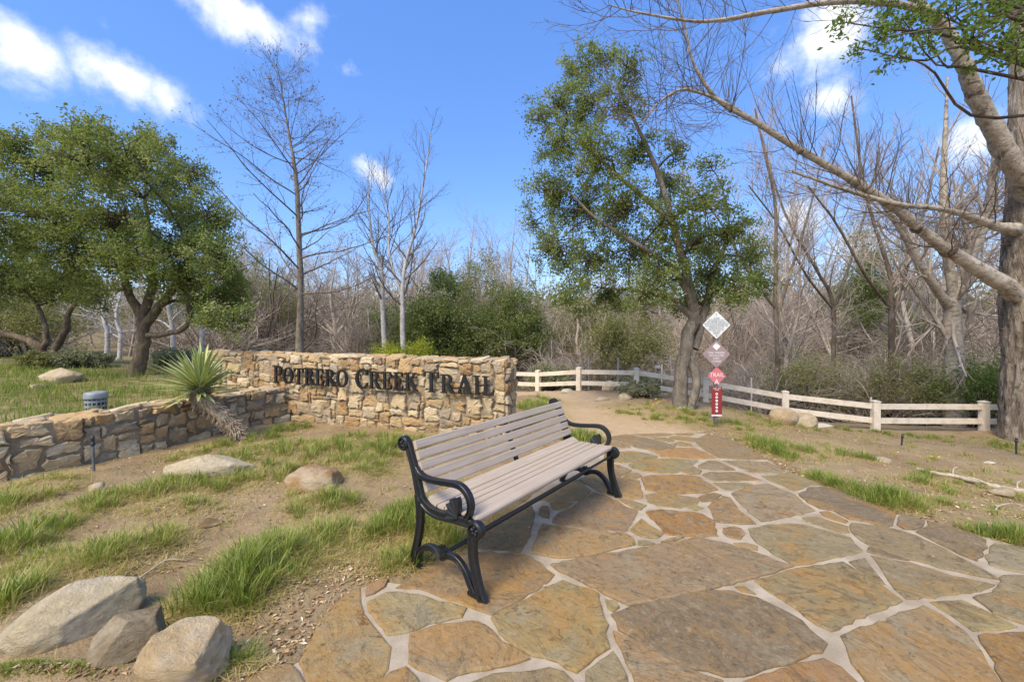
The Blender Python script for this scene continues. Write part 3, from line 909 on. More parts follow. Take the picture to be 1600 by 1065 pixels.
def flagstone(P2, tint, parent, seed):
    r = np.random.default_rng(seed)
    P = resample(P2, 0.045)
    if len(P) < 3:
        return
    area = 0.5 * np.sum(P[:, 0] * np.roll(P[:, 1], -1) - np.roll(P[:, 0], -1) * P[:, 1])
    if area < 0:
        P = P[::-1]
    size = math.sqrt(abs(area))
    amp = min(0.011, size * 0.03)
    P = inset(P, -0.006) + r.normal(0, amp * 0.32, P.shape)
    P = P + np.array([[fbm(p[0] * 9 + seed, p[1] * 9), fbm(p[0] * 9, p[1] * 9 + seed + 50)] for p in P]) * amp * 1.2
    c = P.mean(0)
    tz = r.normal(0, 0.004, 2)
    top = 0.007 + r.uniform(-.003, .006)

    def ring(Q, z):
        return np.c_[Q, z + (Q - c) @ tz]
    b = min(0.012, size * 0.05)
    P1, P0 = inset(P, b), inset(P, b * 0.25)
    n = len(P)
    V = np.vstack([ring(P, -0.02), ring(P, top - 0.008), ring(P0, top - 0.003), ring(P1, top)])
    Fc = []
    for k in range(3):
        for i in range(n):
            j = (i + 1) % n
            Fc.append((k * n + i, k * n + j, (k + 1) * n + j, (k + 1) * n + i))
    Fc.append(tuple(3 * n + i for i in range(n)))
    jit = np.array(tint) * (1 + r.normal(0, 0.09)) + r.normal(0, 0.006, 3)
    obj('flagstone', V, Fc, 'flagstone', parent, False, origin=(c[0], c[1], 0), color=tuple(np.clip(jit, 0.01, 1)))


def clip_half(P, a, nrm):
    out = []
    n = len(P)
    for i in range(n):
        p, q = P[i], P[(i + 1) % n]
        dp, dq = (p - a) @ nrm, (q - a) @ nrm
        if dp <= 0:
            out.append(p)
        if dp * dq < 0:
            out.append(p + (q - p) * dp / (dp - dq))
    return out


def build_patio():
    g = Geo()
    P = resample([np.array(p) for p in PATIO], 0.08)
    area = 0.5 * np.sum(P[:, 0] * np.roll(P[:, 1], -1) - np.roll(P[:, 0], -1) * P[:, 1])
    if area < 0:
        P = P[::-1]
    P = inset(P, 0.02)
    P = P + np.array([[fbm(p[0] * 5, p[1] * 5, 2), fbm(p[0] * 5, p[1] * 5, 8)] for p in P]) * 0.02
    n = len(P)
    V = [(p[0], p[1], -0.06) for p in P] + [(p[0], p[1], -0.002) for p in P]
    Fc = [(i, (i + 1) % n, n + (i + 1) % n, n + i) for i in range(n)] + [tuple(n + i for i in range(n))]
    pat = obj('patio', V, Fc, 'grout')
    tag(pat, 'flagstone patio of large irregular slabs with pale mortar joints', None, kind='structure')
    traced = []
    for k, (v, tint, pts) in enumerate(STONES):
        ox, oy, s = VIEWS[v]
        W = np.array([ground_px(ox + x / s, oy + y / s)[:2] for x, y in pts])
        traced.append(W)
        flagstone(W, tint, pat, 100 + k)
    # the paving goes on behind and beside the viewer
    r = np.random.default_rng(3)
    own = []
    for x in np.arange(-1.6, 6.0, 0.62):
        for y in np.arange(-1.8, 2.6, 0.62):
            p = np.array([x, y]) + r.uniform(-.24, .24, 2)
            own.append(p)
    fixed = np.vstack([resample(W, 0.12) for W in traced])
    own = [p for p in own if in_poly(PATIO, np.array([p[0]]), np.array([p[1]]))[0] and np.min(np.hypot(*(fixed - p).T)) > 0.28 and not any(in_poly(W, np.array([p[0]]), np.array([p[1]]))[0] for W in traced)]
    for k, p in enumerate(own):
        cell = [p + np.array(q) for q in ((-1, -1), (1, -1), (1, 1), (-1, 1))]
        for q in own:
            d = q - p
            L = np.linalg.norm(d)
            if 1e-6 < L < 2.2:
                cell = clip_half(cell, p + d * (0.5 - 0.022 / L), d / L)
        for q in fixed[np.hypot(*(fixed - p).T) < 1.6]:
            d = q - p
            L = np.linalg.norm(d)
            cell = clip_half(cell, p + d * (1 - 0.05 / L), d / L)
        if len(cell) < 3:
            continue
        C = np.array(cell)
        if not in_poly(PATIO, C[:, 0], C[:, 1]).all():
            continue
        flagstone(C, (SLATE, OCHRE, RUST, OLIVE, DARK, GREY)[r.integers(6)], pat, 400 + k)


build_patio()


# ------------------------------------------------------------------ rubble walls
STONE_TINTS = [lin(192, 170, 134), lin(180, 154, 116), lin(202, 184, 150), lin(166, 138, 100), lin(182, 148, 104), lin(174, 158, 134), lin(156, 142, 124), lin(160, 124, 88), lin(208, 192, 162), lin(146, 131, 118), lin(196, 178, 146)]


def rubble_layout(L, H, cell, seed, big=1.0):
    """fills an L x H face with boxy, uneven stones; returns outlines (u, v)"""
    r = np.random.default_rng(seed)
    nx, ny = max(1, int(round(L / cell))), max(1, int(round(H / cell)))
    occ = np.zeros((ny, nx), int)
    rects = []
    sizes = [(5, 4), (4, 4), (6, 3), (3, 4), (5, 3), (4, 3), (3, 3), (5, 2), (4, 2), (3, 2), (6, 2), (2, 3), (4, 1), (3, 1), (5, 1), (2, 2), (2, 1)]
    wts = np.array([1 * big, 1 * big, 1 * big, .8, 1.6, 2.2, 2, 3, 4, 4, 1.6, 1, 1.6, 1.4, 1, 1.2, .6])
    wts = wts / wts.sum()
    for j in range(ny):
        for i in range(nx):
            if occ[j, i]:
                continue
            ok = False
            for _ in range(14):
                w, h = sizes[r.choice(len(sizes), p=wts)]
                if i + w <= nx and j + h <= ny and not occ[j:j + h, i:i + w].any():
                    ok = True
                    break
            if not ok:
                h = 1
                w = 1
                while i + w < nx and not occ[j, i + w] and w < 3:
                    w += 1
                while j + h < ny and not occ[j + h, i:i + w].any() and h < 2:
                    h += 1
            occ[j:j + h, i:i + w] = 1
            rects.append((i, j, w, h))
    out = []
    cx, cy = L / nx, H / ny
    for (i, j, w, h) in rects:
        pts = []
        for a in range(max(2, w)):
            pts.append((i + w * a / max(2, w), j))
        for a in range(max(2, h)):
            pts.append((i + w, j + h * a / max(2, h)))
        for a in range(max(2, w)):
            pts.append((i + w - w * a / max(2, w), j + h))
        for a in range(max(2, h)):
            pts.append((i, j + h - h * a / max(2, h)))
        P = np.array(pts, float)
        W = []
        for (u, v) in P:
            eu = 0 if u in (0, nx) else 1
            ev = 0 if v in (0, ny) else 1
            W.append(((u + eu * 0.75 * fbm(u * .33 + seed, v * .4, 1.0, 3)) * cx, (v + ev * 0.62 * fbm(u * .3, v * .4 + seed, 5.0, 3)) * cy))
        out.append(np.array(W))
    return out


def rubble_stone(P, mapf, parent, seed, proud=0.031, gap=0.010, name='stone'):
    """one stone from its outline on the wall face; mapf(u, v, w) -> world"""
    r = np.random.default_rng(seed)
    P = inset(P, gap * r.uniform(0.7, 1.7))
    # knock the corners off
    Q = []
    n = len(P)
    cut = r.uniform(0.16, 0.3)
    for i in range(n):
        a, b = P[i], P[(i + 1) % n]
        Q += [a + (b - a) * cut, a + (b - a) * (1 - cut)]
    Q = np.array(Q)
    c = Q.mean(0)
    ext = Q.max(0) - Q.min(0)
    s = float(min(ext))
    if s < 0.012:
        return
    Q = Q + r.normal(0, 0.04 * s, Q.shape)
    d = proud * r.uniform(0.45, 1.35)
    tilt = r.normal(0, 0.16, 2)

    def ring(k, w, rough):
        R = c + (Q - c) * k
        ww = np.full(len(R), w) + (R - c) @ tilt * (1 if w > 0 else 0) + r.normal(0, rough, len(R))
        return np.c_[R, ww]
    n = len(Q)
    V = np.vstack([ring(1.0, -0.03, 0), ring(1.0, d * 0.35, 0.0015), ring(0.9, d * 0.85, 0.003), ring(0.55, d * 1.05, 0.004), np.array([[c[0], c[1], d * 1.1 + r.normal(0, .004)]])])
    Fc = []
    for k in range(3):
        for i in range(n):
            j = (i + 1) % n
            Fc.append((k * n + i, k * n + j, (k + 1) * n + j, (k + 1) * n + i))
    for i in range(n):
        Fc.append((3 * n + i, 3 * n + (i + 1) % n, 4 * n))
    W = np.array([mapf(*v) for v in V])
    t = np.array(STONE_TINTS[r.integers(len(STONE_TINTS))]) * r.uniform(0.82, 1.12)
    cw = mapf(c[0], c[1], 0)
    return obj(name, W, Fc, 'wall_stone', parent, False, origin=cw, color=tuple(t))


def sign_wall():
    base = np.array([SW_A[0], SW_A[1], gz1(*SW_B) - 0.03])
    root = empty('stone_wall', tuple(base), 'long straight tan rubble wall carrying the black raised lettering', 'wall')
    U3, N3, K3 = np.array([SW_U[0], SW_U[1], 0]), np.array([SW_N[0], SW_N[1], 0]), np.array([0, 0, 1.0])
    H = SW_H + 0.03
    g = Geo()
    M = Matrix.Rotation(math.atan2(SW_U[1], SW_U[0]), 4, 'Z')
    cc = base + U3 * SW_L / 2 - N3 * (SW_T / 2) + K3 * (H / 2 - 0.02)
    g.box(cc, (SW_L - 0.02, SW_T - 0.02, H - 0.04), M)
    g.obj('mortar', 'mortar', root)
    front = lambda u, v, w: base + U3 * u + K3 * v + N3 * (w - 0.012)
    for k, P in enumerate(rubble_layout(SW_L, H - 0.02, 0.058, 11)):
        rubble_stone(P, front, root, 1000 + k)
    end = lambda u, v, w: base + U3 * (SW_L + w - 0.012) - N3 * u + K3 * v
    for k, P in enumerate(rubble_layout(SW_T, H - 0.02, 0.06, 12)):
        rubble_stone(P, end, root, 2000 + k)
    top = lambda u, v, w: base + U3 * u - N3 * v + K3 * (H - 0.035 + w * 0.7)
    for k, P in enumerate(rubble_layout(SW_L, SW_T, 0.085, 13, 2.0)):
        rubble_stone(P, top, root, 3000 + k, 0.03, 0.012, 'cap_stone')


def low_wall():
    base = np.array([-4.43, 5.0, -0.04])
    root = empty('retaining_wall', tuple(base), 'low curved rubble retaining wall running from the lettered wall to the near lawn', 'wall')
    C = spline(LOW_WALL, 160)
    seg = np.r_[0, np.cumsum(np.linalg.norm(np.diff(C, axis=0), axis=1))]
    L = seg[-1]
    T = np.gradient(C, axis=0)
    T /= np.linalg.norm(T, axis=1, keepdims=True)
    Nn = np.c_[-T[:, 1], T[:, 0]]          # towards the camera side (the wall runs from far to near)
    if Nn[80] @ np.array([1.0, -0.4]) < 0:
        Nn = -Nn
    TH, H = 0.42, LOW_H + 0.04

    def fr(u):
        u = np.clip(u, 0, L)
        p = np.array([np.interp(u, seg, C[:, 0]), np.interp(u, seg, C[:, 1])])
        nn = np.array([np.interp(u, seg, Nn[:, 0]), np.interp(u, seg, Nn[:, 1])])
        return p, nn / np.linalg.norm(nn)

    def front(u, v, w):
        p, nn = fr(u)
        q = p + nn * (w - 0.012)
        return np.array([q[0], q[1], base[2] + v])

    def topf(u, v, w):
        p, nn = fr(u)
        q = p - nn * v
        return np.array([q[0], q[1], base[2] + H - 0.035 + w * 0.7])
    us = np.linspace(0, L, 60)
    V, Fc = [], []
    for i, u in enumerate(us):
        for (dv, z) in ((0.012, 0), (0.012, H - 0.04), (TH, H - 0.04), (TH, 0)):
            p, nn = fr(u)
            q = p - nn * dv
            V.append((q[0], q[1], base[2] + z))
        if i:
            a = (i - 1) * 4
            for k in range(4):
                Fc.append((a + k, a + (k + 1) % 4, a + 4 + (k + 1) % 4, a + 4 + k))
    Fc += [(0, 1, 2, 3), tuple(4 * 59 + k for k in (3, 2, 1, 0))]
    obj('mortar', V, Fc, 'mortar', root)
    for k, P in enumerate(rubble_layout(L, H - 0.02, 0.06, 21, 1.8)):
        rubble_stone(P[::-1] if False else P, front, root, 5000 + k, 0.034, 0.012)
    for k, P in enumerate(rubble_layout(L, TH, 0.085, 22, 2.0)):
        rubble_stone(P, topf, root, 6000 + k, 0.03, 0.012, 'cap_stone')


sign_wall()
low_wall()

# ------------------------------------------------------------------ raised lettering on the wall
def arc(cx, cy, rx, ry, a0, a1, n):
    return [(cx + rx * math.cos(math.radians(a0 + (a1 - a0) * i / n)), cy + ry * math.sin(math.radians(a0 + (a1 - a0) * i / n))) for i in range(n + 1)]


_STEM = [(.36, .95), (.36, 1), (0, 1), (0, .95), (.10, .91), (.10, .09), (0, .05)]
GLYPH = {
    'I': (.40, [[(0, 0), (.36, 0), (.36, .05), (.26, .09), (.26, .91)] + _STEM]),
    'T': (.84, [[(.22, 0), (.58, 0), (.58, .05), (.48, .09), (.48, .93), (.70, .93), (.75, .74), (.80, .74), (.80, 1), (0, 1), (0, .74), (.05, .74), (.10, .93), (.32, .93), (.32, .09), (.22, .05)]]),
    'L': (.68, [[(0, 0), (.62, 0), (.66, .30), (.61, .30), (.52, .08), (.26, .08), (.26, .91)] + _STEM]),
    'E': (.72, [[(0, 0), (.64, 0), (.68, .28), (.63, .28), (.54, .08), (.26, .08), (.26, .48), (.44, .48), (.48, .37), (.52, .37), (.52, .67), (.48, .67), (.44, .56), (.26, .56), (.26, .92), (.52, .92), (.6, .75), (.64, .75), (.62, 1), (0, 1), (0, .95), (.10, .91), (.10, .09), (0, .05)]]),
    'P': (.70, [[(0, 0), (.36, 0), (.36, .05), (.26, .09), (.26, .42)] + arc(.38, .71, .28, .29, -90, 90, 10) + [(0, 1), (0, .95), (.10, .91), (.10, .09), (0, .05)],
                [(.26, .50)] + arc(.36, .71, .14, .21, -90, 90, 8) + [(.26, .92)]]),
    'R': (.86, [[(0, 0), (.36, 0), (.36, .05), (.26, .09), (.26, .46), (.36, .46), (.60, .04), (.64, 0), (.86, 0), (.86, .05), (.78, .08), (.52, .49)] + arc(.40, .74, .27, .26, -55, 90, 9) + [(0, 1), (0, .95), (.10, .91), (.10, .09), (0, .05)],
                [(.26, .54)] + arc(.37, .73, .14, .19, -90, 90, 8) + [(.26, .92)]]),
    'O': (.92, [arc(.45, .5, .45, .52, 0, 345, 23), arc(.45, .5, .27, .45, 0, 340, 17)]),
    'C': (.84, [arc(.46, .5, .46, .52, 40, 322, 20) + [(.80, .30), (.74, .24)] + arc(.48, .5, .30, .43, 318, 44, 16) + [(.76, .70), (.80, .70), (.82, .98), (.78, .98), (.76, .90)]]),
    'K': (.86, [[(0, 0), (.36, 0), (.36, .05), (.26, .09), (.26, .42), (.33, .49), (.57, .09), (.5, .05), (.5, 0), (.88, 0), (.88, .05), (.78, .09), (.45, .60), (.68, .90), (.78, .95), (.78, 1), (.46, 1), (.46, .95), (.55, .91), (.26, .54), (.26, .91)] + _STEM]),
    'A': (.90, [[(0, 0), (.3, 0), (.3, .05), (.21, .08), (.28, .28), (.56, .28), (.63, .08), (.54, .05), (.54, 0), (.92, 0), (.92, .05), (.83, .08), (.51, 1.02), (.40, 1.02), (.09, .08), (0, .05)], [(.305, .36), (.535, .36), (.42, .72)]]),
}


def glyph_mesh(ch, depth):
    cu = bpy.data.curves.new('letter', 'CURVE')
    cu.dimensions = '2D'
    cu.fill_mode = 'BOTH'
    cu.extrude = depth / 2
    for pts in GLYPH[ch][1]:
        sp = cu.splines.new('POLY')
        sp.points.add(len(pts) - 1)
        for p, q in zip(sp.points, pts):
            p.co = (q[0], q[1], 0, 1)
        sp.use_cyclic_u = True
    o = bpy.data.objects.new('tmp_letter', cu)
    COL.objects.link(o)
    dg = bpy.context.evaluated_depsgraph_get()
    me = bpy.data.meshes.new_from_object(o.evaluated_get(dg))
    bpy.data.objects.remove(o)
    bpy.data.curves.remove(cu)
    me.name = 'letter'
    me.materials.clear()
    me.materials.append(MATS['letter_metal'])
    return me


def lettering():
    def u_of(px):
        # where a sight line through that pixel column meets the wall face
        k = (px - 800) / F
        return (k * SW_A[1] - SW_A[0]) / (SW_U[0] - k * SW_U[1])
    zb = 0.588
    root = empty('wall_lettering', (SW_B[0], SW_B[1], zb), 'black raised serif capitals spelling the trail name across the stone wall', 'lettering')
    rl = world_loc(root)
    meshes = {c: glyph_mesh(c, 0.13) for c in GLYPH}
    yaw = math.atan2(SW_U[1], SW_U[0])
    for word, p0, p1 in (('POTRERO', 434, 549), ('CREEK', 561, 657), ('TRAIL', 667, 776)):
        u0, u1 = u_of(p0), u_of(p1)
        hs = [0.285] + [0.258] * (len(word) - 1)
        gap = 0.022
        nat = sum(GLYPH[c][0] * h for c, h in zip(word, hs)) + gap * (len(word) - 1)
        k = (u1 - u0) / nat
        u = u0
        for c, h in zip(word, hs):
            o = link('letter', meshes[c], root)
            q = SW_A + SW_U * u + SW_N * 0.075
            o.rotation_euler = (math.radians(90), 0, yaw)
            o.scale = (h * k, h, 0.24)
            o.location = tuple(np.array([q[0], q[1], zb]) - rl)
            # two stand-off pins hold it to the stone
            u += (GLYPH[c][0] * h + gap) * k


lettering()


# ------------------------------------------------------------------ bench
def bench():
    O = np.array([-0.174, 2.278, 0.010])
    U = np.array([.614, .789, 0])
    Vd = np.array([-.789, .614, 0])
    K = np.array([0, 0, 1.0])
    W = lambda u, v, z: O + U * u + Vd * v + K * z
    LEN = 1.78
    root = empty('park_bench', tuple(O), 'park bench with pale brown slats and black scrolled cast iron ends', 'bench')

    def strap(pts, widths, thick, u, n=26, rib=True):
        """a flat cast bar following pts (v, z) in the plane of the end frame, with a raised rib on its outer face"""
        P = spline(pts, n)
        wd = np.interp(np.linspace(0, 1, n), np.linspace(0, 1, len(widths)), widths)
        T = np.gradient(P, axis=0)
        T /= np.linalg.norm(T, axis=1, keepdims=True)
        Nn = np.c_[-T[:, 1], T[:, 0]]
        g = Geo()
        prof = [(-1, -1), (-.8, -1.25), (.8, -1.25), (1, -1), (1, 1), (.8, 1.25), (.45, 1.25), (.3, .8), (-.3, .8), (-.45, 1.25), (-.8, 1.25), (-1, 1)]
        m = len(prof)
        Vv, Fc = [], []
        for i in range(n):
            for (a, b) in prof:
                q = P[i] + Nn[i] * a * wd[i] / 2
                Vv.append(W(u - b * thick / 2, q[0], q[1]))
        for i in range(n - 1):
            for k in range(m):
                Fc.append((i * m + k, i * m + (k + 1) % m, (i + 1) * m + (k + 1) % m, (i + 1) * m + k))
        Fc += [tuple(range(m)), tuple((n - 1) * m + k for k in range(m))[::-1]]
        g.add(Vv, Fc)
        return g

    def disc(c, r, thick, u):
        g = Geo()
        n = 28
        rings = [(-thick / 2, r * .86), (-thick / 2 * .6, r), (thick / 2 * .6, r), (thick / 2, r * .86), (thick / 2, r * .72), (thick / 2 * .55, r * .66)]
        Vv = []
        for (b, rr) in rings:
            for i in range(n):
                a = 2 * math.pi * i / n
                Vv.append(W(u - b, c[0] + rr * math.cos(a), c[1] + rr * math.sin(a)))
        Fc = []
        for k in range(len(rings) - 1):
            for i in range(n):
                Fc.append((k * n + i, k * n + (i + 1) % n, (k + 1) * n + (i + 1) % n, (k + 1) * n + i))
        Fc += [tuple(range(n))[::-1], tuple((len(rings) - 1) * n + i for i in range(n))]
        g.add(Vv, Fc)
        # five petals of the rosette
        for p in range(5):
            a0 = math.pi / 2 + p * 2 * math.pi / 5
            mm = Geo()
            prof = []
            for i in range(12):
                t = 2 * math.pi * i / 12
                rr = r * (.36 + .25 * math.cos(t))
                ss = r * .17 * math.sin(t)
                prof.append((rr * math.cos(a0) - ss * math.sin(a0), rr * math.sin(a0) + ss * math.cos(a0)))
            Vp = [W(u - thick / 2 * .5, c[0] + q[0], c[1] + q[1]) for q in prof] + [W(u - thick / 2 * .82, c[0] + q[0] * .95, c[1] + q[1] * .95) for q in prof] + [W(u - thick / 2 * 1.05, c[0] + r * .36 * math.cos(a0), c[1] + r * .36 * math.sin(a0))]
            Fp = [(i, (i + 1) % 12, 12 + (i + 1) % 12, 12 + i) for i in range(12)] + [(12 + i, 12 + (i + 1) % 12, 24) for i in range(12)]
            g.add(Vp, Fp)
        return g

    def shell(c, u, s, ang):
        """ribbed fan ornament"""
        g = Geo()
        n = 11
        Vv = []
        for k in (0, 1):
            for i in range(n):
                a = ang + (i / (n - 1) - .5) * 2.1
                rr = s * (1.0 if i % 2 else .82)
                off = (.016 + (.008 if i % 2 else 0)) * (1 if k else -1)
                Vv.append(W(u - off, c[0] + rr * math.cos(a), c[1] + rr * math.sin(a)))
        Vv += [W(u + .02, *c), W(u - .02, *c)]
        Fc = [(i, i + 1, n + i + 1, n + i) for i in range(n - 1)]
        Fc += [(2 * n, i + 1, i) for i in range(n - 1)] + [(2 * n + 1, n + i, n + i + 1) for i in range(n - 1)] + [(0, n, 2 * n + 1, 2 * n), (n - 1, 2 * n, 2 * n + 1, 2 * n - 1)]
        g.add(Vv, Fc)
        return g

    for sgn, u in ((1, 0.0), (-1, LEN)):
        th = 0.026 * sgn
        fr = strap([(.622, .755), (.590, .69), (.548, .60), (.515, .50), (.490, .435), (.430, .392), (.34, .378), (.20, .390), (.075, .398), (.03, .385)], [.05, .052, .055, .06, .064, .06, .056, .052, .05, .045], th, u, 40).obj('end_frame', 'cast_iron', root)
        disc((.650, .745), .047, .05 * sgn, u).obj('rosette', 'cast_iron', fr)
        disc((.026, .374), .051, .055 * sgn, u).obj('rosette', 'cast_iron', fr)
        lg = strap([(.055, .372), (.056, .30), (.050, .21), (.024, .11), (-.005, .03), (-.022, .0)], [.062, .058, .054, .054, .058, .066], th, u).obj('leg', 'cast_iron', root)
        f = Geo()
        f.box(W(u, .035, .016), (.10, .034, .022), Matrix.Rotation(math.atan2(Vd[1], Vd[0]), 4, 'Z'), .004)
        f.obj('foot', 'cast_iron', lg)
        lg = strap([(.512, .45), (.498, .36), (.500, .27), (.520, .17), (.548, .08), (.565, .03)], [.06, .056, .052, .05, .05, .052], th, u).obj('leg', 'cast_iron', root)
        f = Geo()
        f.box(W(u, .535, .014), (.085, .034, .022), Matrix.Rotation(math.atan2(Vd[1], Vd[0]), 4, 'Z'), .004)
        f.obj('foot', 'cast_iron', lg)
        ar = strap([(.545, .03), (.515, .085), (.465, .135), (.40, .160), (.345, .155), (.298, .132), (.25, .160), (.18, .165), (.115, .125), (.07, .06), (.045, .02)], [.03, .034, .036, .038, .036, .034, .036, .036, .036, .038, .04], th, u, 44).obj('arch_brace', 'cast_iron', root)
        shell((.300, .135), u, .066, math.pi / 2).obj('shell_ornament', 'cast_iron', ar)
        arm = strap([(.535, .610), (.495, .578), (.44, .566), (.36, .568), (.27, .578), (.18, .588), (.125, .578), (.085, .545), (.068, .50), (.076, .455), (.10, .415)], [.036, .034, .032, .032, .032, .034, .034, .034, .032, .03, .036], th * 1.25, u, 44).obj('armrest', 'cast_iron', root)
        shell((.155, .408), u, .11, math.radians(32)).obj('leaf_ornament', 'cast_iron', arm)

    # slats: centre (v, z), width along slat face, angle of the face in the (v, z) plane, thickness
    def slat(v, z, wdt, ang, thick=.028, bev=.006, nose=False):
        d = np.array([math.cos(ang), math.sin(ang)])
        nn = np.array([-d[1], d[0]])
        if nose:
            prof = []
            for t in np.linspace(-90, 90, 9):
                prof.append(d * (-wdt / 2 + .020 - .020 * math.cos(math.radians(t))) + nn * .020 * math.sin(math.radians(t)))
            prof += [d * wdt / 2 + nn * .020, d * wdt / 2 - nn * .008]
        else:
            a, b = wdt / 2, thick / 2
            prof = [d * x + nn * y for x, y in ((-a + bev, -b), (a - bev, -b), (a, -b + bev), (a, b - bev), (a - bev * .3, b - bev * .3), (a - bev, b), (-a + bev, b), (-a + bev * .3, b - bev * .3), (-a, b - bev), (-a, -b + bev))]
        m = len(prof)
        me_v, Fc = [], []
        us = [.012, LEN * .25, LEN * .5, LEN * .75, LEN - .012]
        for k, u in enumerate(us):
            sag = 0.0
            for q in prof:
                me_v.append((u, v + q[0], z + q[1] + sag))
            if k:
                for i in range(m):
                    Fc.append(((k - 1) * m + i, (k - 1) * m + (i + 1) % m, k * m + (i + 1) % m, k * m + i))
        Fc += [tuple(range(m)), tuple((len(us) - 1) * m + i for i in range(m))[::-1]]
        me = bpy.data.meshes.new('slat')
        me.from_pydata([(a, b - v, c - z) for a, b, c in me_v], [], Fc)
        me.materials.append(MATS['bench_slat'])
        o = link('slat', me, root)
        o.rotation_euler = (0, 0, math.atan2(U[1], U[0]))
        o.location = tuple(W(0, v, z) - O)
        return o
    B0, B1 = np.array([.452, .470]), np.array([.575, .775])
    dB = (B1 - B0) / np.linalg.norm(B1 - B0)
    LB = np.linalg.norm(B1 - B0)
    for k in range(5):
        c = B0 + dB * (LB * (k + .5) / 5)
        slat(c[0], c[1], LB / 5 - .011, math.atan2(dB[1], dB[0]))
    slat(.402, .428, .078, math.radians(28))
    for k in range(4):
        slat(.327 - k * .064, .412 + k * .002, .057, math.radians(-2))
    slat(.082, .414, .10, math.radians(-3), nose=True)

    def rod(a, b, r, name, par):
        P = np.linspace(a, b, 4)
        V, Q = tubes(P, np.full(4, r), 10)
        return obj(name, V, Q, 'cast_iron', par, True)
    rod(W(0, .298, .150), W(LEN, .298, .150), .014, 'stretcher', root)
    rod(W(0.0, .03, .355), W(LEN, .03, .355), .010, 'seat_rod', root)
    # middle strap under the seat and behind the back
    um = LEN * .53
    g = strap([(.600, .76), (.545, .625), (.482, .47), (.44, .40), (.38, .378), (.25, .382), (.10, .388)], [.024] * 7, .03, um, 30)
    g.obj('middle_strap', 'cast_iron', root)
    for uu in (LEN * .78,):
        g = Geo()
        g.box(W(uu, .25, .375), (.04, .20, .03), Matrix.Rotation(math.atan2(U[1], U[0]), 4, 'Z'), .004)
        g.obj('seat_bracket', 'cast_iron', root)


bench()


# ------------------------------------------------------------------ white two-rail fence
def fence():
    root = empty('rail_fence', (FENCE[5][0], FENCE[5][1], gh(FENCE[5][0], FENCE[5][1])), 'cream vinyl two rail fence following the far edge of the trail', 'fence')
    HT, PW = 0.60, 0.125
    tops = []
    for i, (x, y, z) in enumerate(FENCE):
        g0 = gh(x, y)
        a = FENCE[max(i - 1, 0)]
        b = FENCE[min(i + 1, len(FENCE) - 1)]
        yaw = math.atan2(b[1] - a[1], b[0] - a[0])
        zt = z + HT
        tops.append((x, y, zt, yaw))
        bot = min(g0, z) - 0.12
        g = Geo()
        M = Matrix.Rotation(yaw, 4, 'Z')
        g.box((x, y, (zt - .02 + bot) / 2), (PW, PW, zt - .02 - bot), M, .006)
        p = g.obj('post', 'vinyl', root, origin=(x, y, bot))
        c = Geo()
        c.box((x, y, zt - .010), (PW + .016, PW + .016, .022), M, .004)
        V = [np.array(M @ Vector((sx * PW / 2, sy * PW / 2, 0))) + np.array([x, y, zt + .001]) for sx, sy in ((-1, -1), (1, -1), (1, 1), (-1, 1))] + [np.array([x, y, zt + .022])]
        c.add(V, [(0, 1, 4), (1, 2, 4), (2, 3, 4), (3, 0, 4)])
        c.obj('post_cap', 'vinyl', p)
    for a, b in zip(tops[:-1], tops[1:]):
        A, B = np.array(a[:3]), np.array(b[:3])
        dxy = (B - A)[:2]
        L = np.linalg.norm(dxy)
        yaw = math.atan2(dxy[1], dxy[0])
        pitch = math.atan2(B[2] - A[2], L)
        for dz in (-.115, -.405):
            g = Geo()
            M = Matrix.Rotation(yaw, 4, 'Z') @ Matrix.Rotation(-pitch, 4, 'Y')
            g.box((A + B) / 2 + np.array([0, 0, dz]), (math.hypot(L, B[2] - A[2]) - PW * .9, .045, .112), M, .005)
            g.obj('rail', 'vinyl', root, origin=tuple((A + B) / 2 + np.array([0, 0, dz])))


fence()


# ------------------------------------------------------------------ trail sign post
def flat_text(lines, size, mat, parent, center, spacing=1.25, name='printed_text', squeeze=1.0):
    """each line of print as a mesh facing the camera side (-y)"""
    cu = bpy.data.curves.new('tmp_text', 'FONT')
    cu.body = '\n'.join(lines)
    cu.align_x = 'CENTER'
    cu.align_y = 'CENTER'
    cu.size = size
    cu.space_line = spacing
    o = bpy.data.objects.new('tmp_text', cu)
    COL.objects.link(o)
    dg = bpy.context.evaluated_depsgraph_get()
    me = bpy.data.meshes.new_from_object(o.evaluated_get(dg))
    bpy.data.objects.remove(o)
    me.name = name
    me.materials.clear()
    me.materials.append(MATS[mat])
    t = link(name, me, parent)
    t.rotation_euler = (math.radians(90), 0, 0)
    t.scale = (squeeze, 1, 1)
    t.location = tuple(np.array(center) - world_loc(parent))
    return t


def plate(pts, y, thick, name, mat, parent):
    """a flat plate with its outline in (x, z), front face at y"""
    n = len(pts)
    V = [(p[0], y, p[1]) for p in pts] + [(p[0], y + thick, p[1]) for p in pts]
    Fc = [tuple(range(n)), tuple(range(2 * n - 1, n - 1, -1))] + [(i, n + i, n + (i + 1) % n, (i + 1) % n) for i in range(n)]
    return obj(name, V, Fc, mat, parent)


def diamond(cx, cz, r, rr=.06):
    """square on its corner, corners a little rounded"""
    out = []
    for k in range(4):
        a = k * math.pi / 2
        c = np.array([math.cos(a), math.sin(a)]) * r
        t1 = np.array([math.cos(a - math.pi / 2), math.sin(a - math.pi / 2)]) * r
        t2 = np.array([math.cos(a + math.pi / 2), math.sin(a + math.pi / 2)]) * r
        for q in (c + (t1 - c) * rr, c + (t1 - c) * rr * .35 - c * .012, c + (t2 - c) * rr * .35 - c * .012, c + (t2 - c) * rr):
            out.append((cx + q[0], cz + q[1]))
    return out


